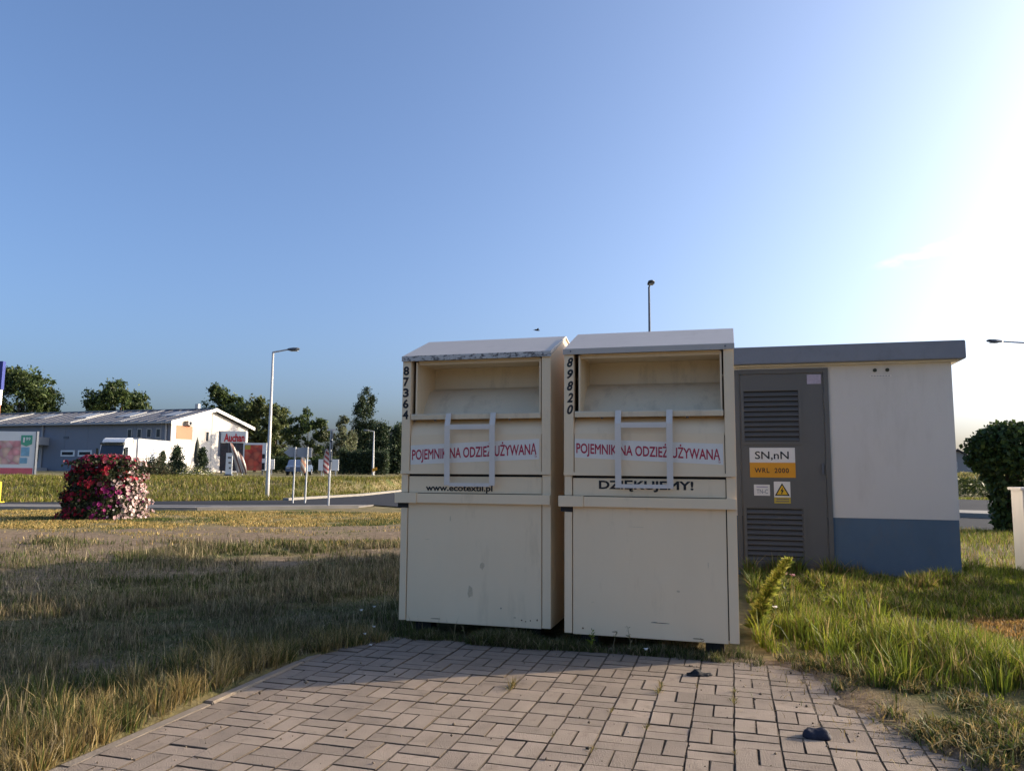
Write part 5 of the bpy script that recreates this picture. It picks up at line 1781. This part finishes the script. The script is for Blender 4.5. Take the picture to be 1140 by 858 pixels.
# 6 verge behind the kiosk on the right
rs = np.random.default_rng(66)
n = 60000
x, y = rs.uniform(5.2, 15, n), rs.uniform(9.4, 17.5, n)
ku, kw = (x - KX) * E1[0] + (y - KY) * E1[1], (x - KX) * E2[0] + (y - KY) * E2[1]
ok = in_view(x, y, 150) & ~((ku < 0.05) & (kw < 2.7)) & (y < 16.6 - (x - 9.6) * 0.42) & (rs.random(n) < 1 - 0.8 * bare(x, y))
x, y = x[ok], y[ok]
n = len(x)
blades('grass', x, y, rs.uniform(0.04, 0.16, n), 0.010 * rs.uniform(0.6, 1.4, n), veg_colors(rs, x, y, 0.6 + 0 * x, STRAW, LUSH), rs, 0.5, 'mixed grass on the verge behind the kiosk')
rs = np.random.default_rng(67)
n = 30000
x = rs.uniform(12, 45, n)
y = 43.8 - (x - 27) * 0.35 - rs.uniform(0, 6, n)
ok = in_view(x, y, 40) & (y > np.interp(x, [0, 21, 60], [50, 36.3, 18.8]))
x, y = x[ok], y[ok]
n = len(x)
blades('grass', x, y, rs.uniform(0.06, 0.22, n), 0.03 * rs.uniform(0.6, 1.4, n), veg_colors(rs, x, y, 0.75 + 0 * x, STRAW, LUSH), rs, 0.5, 'bright green verge in front of the maize')

# 7 weeds at the foot of the bins
rs = np.random.default_rng(68)
n = 42000
u = rs.uniform(-2.6, 0.14, n)
w = np.interp(u, [-2.5, -1.2, -1.15, 0.1], [0.02, 0.0, -0.02, -0.04]) - 0.02 + 0.08 * rs.normal(size=n)
cl = vn(u, w, 0.22, 3)
ok = (rs.random(n) < sst(0.25, 0.7, cl) + 0.05) & (gz(*from_bin(u, w)) > -0.02)
u, w, cl = u[ok], w[ok], cl[ok]
x, y = from_bin(u, w)
n = len(x)
blades('grass', x, y, (0.025 + 0.105 * cl ** 1.5) * rs.uniform(0.5, 1.3, n), 0.0045 * rs.uniform(0.6, 1.5, n), veg_colors(rs, x, y, 0.62 + 0 * x, STRAW_GREY, GREEN), rs, 0.7, 'low weeds along the foot of both bins')


# ------------------------------------------------------------------ single weeds
def weed(x, y, h, lean, n_leaf, leaf, pal, label, seed, tip=None, cat='weed', name='weed', stem_r=0.003, side=0.25, group='weeds at the foot of the bins'):
    rs = np.random.default_rng(seed)
    z0 = float(gz(x, y))
    t = empty(name, (x, y, z0), 0, label, cat, group)
    pts = [(lean[0] * f ** 1.6, lean[1] * f ** 1.6, -0.02 + h * f) for f in np.linspace(0, 1, 7)]
    mb = MB().tube(pts, [stem_r * (1.2 - 0.9 * f) for f in np.linspace(0, 1, 7)], 5)
    mb.build('stem', M['bark'] if tip == 'dead' else pm('weed stem', pal[0], 0.7, 0.1, 20), t)
    f = rs.uniform(0.12, 1.0, n_leaf)
    base = np.stack([lean[0] * f ** 1.6, lean[1] * f ** 1.6, -0.02 + h * f], 1)
    d = rs.normal(size=(n_leaf, 3))
    d[:, 2] = np.abs(d[:, 2]) * 0.5 + 0.25
    d /= np.linalg.norm(d, axis=1)[:, None]
    ln = leaf * rs.uniform(0.6, 1.2, n_leaf) * (1.15 - 0.5 * f)
    wv = np.cross(d, rs.normal(size=(n_leaf, 3)))
    wv /= np.linalg.norm(wv, axis=1)[:, None]
    wv *= (ln * side * 0.5)[:, None]
    Vv = np.stack([base, base + d * (ln * 0.5)[:, None] + wv, base + d * ln[:, None], base + d * (ln * 0.5)[:, None] - wv], 1).reshape(-1, 3)
    q = np.arange(4 * n_leaf).reshape(-1, 4)
    cc = np.repeat(mixcol(rs, n_leaf, pal, [1] * len(pal)), 4, axis=0)
    obj('leaves', arrays_mesh('leaves', Vv, [q], M['leaf'], cc), t)
    return t


GOLD = [(0.26, 0.28, 0.05), (0.36, 0.35, 0.09), (0.17, 0.21, 0.035)]
wx, wy = 1.86, 6.02
weed(wx, wy, 0.58, (0.27, -0.02), 900, 0.085, GOLD, 'tall leaning leafy weed between the right bin and the kiosk door', 1, name='goldenrod', cat='plant', stem_r=0.006, side=0.3, group='taller weeds right of the bins')
weed(-0.55, 5.98, 0.24, (0.02, -0.02), 46, 0.05, GREEN, 'upright green weed in front of the left bin door', 2)
bx_, by_ = from_bin(-0.98, -0.03)
weed(float(bx_), float(by_), 0.16, (0.01, -0.02), 40, 0.045, LUSH, 'bright green weed at the left foot of the right bin', 3)
for k, (uu, hh, lb) in enumerate(((-0.83, 0.17, 'thin dry weed left of centre below the right bin'), (-0.70, 0.20, 'branching dry weed near the middle of the right bin'), (-0.52, 0.14, 'short dry weed below the scratch on the right bin'),
                                  (-0.22, 0.15, 'dry twiggy weed towards the right corner of the right bin'), (-1.62, 0.13, 'thin weed stalk at the right foot of the left bin'), (-1.9, 0.13, 'pale weed stalk under the middle of the left bin'))):
    bx_, by_ = from_bin(uu, -0.05 if uu > -1.2 else 0.02)
    weed(float(bx_), float(by_), hh, (0.03 * (-1) ** k, -0.03), 22, 0.032, [(0.16, 0.13, 0.07), (0.10, 0.12, 0.04), (0.22, 0.18, 0.10)], lb, 10 + k)
weed(2.35, 6.75, 0.36, (0.02, 0.0), 60, 0.06, GREEN, 'pinkish flowering weed in front of the kiosk door', 30, group='taller weeds right of the bins')
weed(2.75, 6.9, 0.30, (-0.03, 0.0), 60, 0.06, LUSH, 'slim green weed before the corner of the kiosk door frame', 31, group='taller weeds right of the bins')


def flower_heads(name, pts, r, colr, label, group, cat='flower'):
    for k, (x, y, h) in enumerate(pts):
        z0 = float(gz(x, y))
        t = empty(name, (x, y, z0), 0, label, cat, group)
        MB().tube([(0, 0, -0.02), (0.005, 0.0, h * 0.6), (0, 0.004, h)], 0.0016, 5).build('stem', M['stem_green'], t)
        hd = MB()
        rr = random.Random(k)
        for i in range(11):
            an = 2 * math.pi * i / 11
            c0, s0 = math.cos(an), math.sin(an)
            d = Vector((c0, s0, rr.uniform(0.1, 0.6))).normalized()
            wv = Vector((-s0, c0, 0)) * r * 0.28
            p = Vector((0, 0, h))
            n0 = len(hd.v)
            hd.v += [tuple(p), tuple(p + d * r * 0.7 + wv), tuple(p + d * r), tuple(p + d * r * 0.7 - wv)]
            hd.f.append((n0, n0 + 1, n0 + 2, n0 + 3))
        hd.tube([(0, 0, h - 0.003), (0, 0, h + r * 0.35)], [r * 0.5, r * 0.4], 7)
        hd.build('flower_head', M[colr], t)


M['stem_green'] = pm('green stem', (0.09, 0.12, 0.03), 0.7, 0.15, 20)
M['white_petal'] = pm('white petals', (0.72, 0.70, 0.66), 0.7, 0.06, 30)
M['pink_petal'] = pm('pink petals', (0.45, 0.24, 0.24), 0.7, 0.15, 30)
flower_heads('clover_flower', [(-0.98, 5.70, 0.10), (-1.03, 5.62, 0.07), (-0.92, 5.55, 0.06), (-0.97, 5.52, 0.05), (-1.06, 6.15, 0.16), (-1.14, 6.05, 0.15)], 0.016, 'white_petal',
             'small white clover flower in the grass left of the left bin', 'white clover flowers by the left bin')
flower_heads('yarrow_flower', [(2.05, 6.30, 0.20), (2.10, 6.26, 0.17), (2.02, 6.22, 0.16)], 0.026, 'white_petal', 'small white flower in the grass before the kiosk door', 'white flowers before the kiosk')
flower_heads('pink_flower', [(2.35, 6.72, 0.36), (2.42, 6.74, 0.34)], 0.030, 'pink_petal', 'dusty pink flower head before the kiosk door', 'pink flowers before the kiosk')
bx_, by_ = from_bin(-0.60, -0.08)
flower_heads('dandelion_head', [(float(bx_), float(by_), 0.115)], 0.02, 'white_petal', 'single white seed head under the middle of the right bin', 'seed heads by the bins')

# ------------------------------------------------------------------ tufts in the paving joints
rs = np.random.default_rng(71)
tuft_px = [(0.005, 4.53, 0.075, 1.0), (0.90, 4.42, 0.05, 0.8), (0.93, 4.55, 0.045, 0.7), (0.57, 4.10, 0.03, 0.5), (0.63, 3.86, 0.035, 0.7), (1.28, 4.25, 0.05, 0.7), (1.27, 4.45, 0.045, 0.6),
           (0.43, 3.52, 0.035, 0.6), (0.90, 3.53, 0.03, 0.6), (0.26, 3.70, 0.03, 0.5), (1.10, 4.55, 0.03, 0.5)]
for k, (x0, y0, hh, sc) in enumerate(tuft_px):
    # move the tuft onto the nearest long joint line
    u, w = to_bin(x0, y0)
    u = PAV_L + round((float(u) - PAV_L) / cell) * cell
    x0, y0 = from_bin(u, float(w))
    n = int(70 * sc)
    along = rs.normal(size=n) * 0.035 * sc
    x = x0 + along * E2[0] + 0.004 * rs.normal(size=n)
    y = y0 + along * E2[1] + 0.004 * rs.normal(size=n)
    o = blades('grass_tuft', x, y, hh * rs.uniform(0.4, 1.2, n), 0.0035 * rs.uniform(0.7, 1.4, n), veg_colors(rs, x, y, 0.35 + 0 * x, STRAW, GREEN), rs, 0.8, z=np.full(n, -0.005))
    tag(o, 'small yellowish grass tuft growing in a paving joint', 'grass tuft', 'tufts in the paving joints')

# crumbs, grit and dead stalks on the paving
rs = np.random.default_rng(72)
n = 2600
u = rs.uniform(PAV_L, 1.2, n)
w = rs.uniform(-3.3, -0.03, n)
keep = rs.random(n) < np.clip(0.10 + 0.9 * np.exp(-np.abs(u - soil_edge(w)) / 0.22) + 0.5 * np.exp(-np.abs(w + 0.05) / 0.08) + 0.3 * np.exp(-np.abs(u - PAV_L) / 0.06), 0, 1)
u, w = u[keep], w[keep]
x, y = from_bin(u, w)
n = len(x)
sz = 0.0042 * rs.lognormal(0, 0.45, n)
oc = np.array([(1, 0, 0), (-1, 0, 0), (0, 1, 0), (0, -1, 0), (0, 0, 1), (0, 0, -1)], float)
Vv = (np.stack([x, y, 0.002 + sz * 0.4], 1)[:, None, :] + oc[None] * sz[:, None, None] * rs.uniform(0.5, 1.2, (n, 6, 1))).reshape(-1, 3)
fs = np.array([(0, 2, 4), (2, 1, 4), (1, 3, 4), (3, 0, 4), (2, 0, 5), (1, 2, 5), (3, 1, 5), (0, 3, 5)])
tris = (np.arange(n)[:, None, None] * 6 + fs[None]).reshape(-1, 3)
cc = np.repeat(mixcol(rs, n, [(0.14, 0.11, 0.08), (0.24, 0.19, 0.14), (0.07, 0.055, 0.04), (0.5, 0.46, 0.4)], [4, 3, 3, 0.6]), 6, axis=0)
M['grit'] = leaf_mat('grit', 0.0, 0.9)
tag(obj('grit', arrays_mesh('grit', Vv, [tris], M['grit'], cc)), 'loose soil crumbs and grit scattered on the paving', 'grit', kind='stuff')
rs = np.random.default_rng(73)
n = 1500
u = soil_edge(rs.uniform(-2.6, 0, n)) * 0
w = rs.uniform(-2.4, 0.0, n)
u = soil_edge(w) + 0.22 * rs.normal(size=n) + 0.08
x, y = from_bin(u, w)
o = blades('dead_stalks', x, y, rs.uniform(0.015, 0.06, n), np.full(n, 0.0035), veg_colors(rs, x, y, 0.12 + 0 * x, STRAW, GREEN), rs, 2.2, z=np.maximum(gz(x, y), -0.004))
tag(o, 'dead grass stalks lying on the soil at the paving edge', 'grass', kind='stuff')


# ------------------------------------------------------------------ litter
def crumple(name, loc, rz, sx, sy, sz, mat, seed, k=1.0):
    bm = bmesh.new()
    bmesh.ops.create_icosphere(bm, subdivisions=4, radius=1)
    rr = np.random.default_rng(seed)
    ph = rr.uniform(0, 6, 6)
    for v in bm.verts:
        p = v.co
        f = 1 + k * (0.18 * math.sin(4 * p.x + ph[0]) * math.cos(5 * p.y + ph[1]) + 0.13 * math.sin(9 * p.x + 5 * p.y + ph[2]) + 0.08 * math.sin(15 * p.y - 8 * p.x + ph[3]))
        z = max(p.z, -0.12)
        v.co = Vector((p.x * sx * f, p.y * sy * (1 + 0.2 * math.sin(3 * p.x + ph[4])), (z + 0.12) * sz * f * (0.8 + 0.35 * k * math.sin(5 * p.x + ph[5]))))
    me = bpy.data.meshes.new(name)
    bm.to_mesh(me)
    bm.free()
    me.polygons.foreach_set('use_smooth', [True] * len(me.polygons))
    me.materials.append(mat)
    o = obj(name, me)
    o.location = loc
    o.rotation_euler = (0, 0, rz)
    return o


tag(crumple('rag', (1.14, 4.80, 0.003), -0.1, 0.068, 0.035, 0.026, M['rag'], 4), 'crumpled black rag lying in front of the right bin', 'rag')
tag(crumple('cloth_scrap', (1.425, 3.72, 0.003), -0.30, 0.062, 0.045, 0.048, M['navy'], 9, 0.3), 'dark navy cloth scrap on the paving near the soil', 'cloth')

# ------------------------------------------------------------------ bird
bd_ = empty('bird', (0.81, 25, 5.8), R(20), 'tiny dark bird flying just above the left bin roof', 'bird')
MB().tube([(-0.09, 0, 0), (-0.05, 0, 0.012), (0.0, 0, 0.015), (0.05, 0, 0.01), (0.085, 0, 0.012), (0.105, 0, 0.006)], [0.006, 0.022, 0.028, 0.022, 0.014, 0.003], 8).build('body', M['rag'], bd_, smooth=True)
for s in (-1, 1):
    MB().hexa([(-0.03, s * 0.02, 0.015), (0.04, s * 0.02, 0.015), (0.025, s * 0.10, 0.055), (-0.02, s * 0.10, 0.055),
               (-0.03, s * 0.02, 0.019), (0.04, s * 0.02, 0.019), (0.025, s * 0.10, 0.058), (-0.02, s * 0.10, 0.058)]).hexa(
        [(-0.02, s * 0.10, 0.055), (0.025, s * 0.10, 0.055), (-0.03, s * 0.17, 0.045), (-0.045, s * 0.17, 0.045),
         (-0.02, s * 0.10, 0.058), (0.025, s * 0.10, 0.058), (-0.03, s * 0.17, 0.047), (-0.045, s * 0.17, 0.047)]).build('wing', M['rag'], bd_)
MB().hexa([(-0.14, -0.022, 0.0), (-0.085, -0.008, 0.0), (-0.085, 0.008, 0.0), (-0.14, 0.022, 0.0), (-0.14, -0.022, 0.003), (-0.085, -0.008, 0.004), (-0.085, 0.008, 0.004), (-0.14, 0.022, 0.003)]).build('tail', M['rag'], bd_)
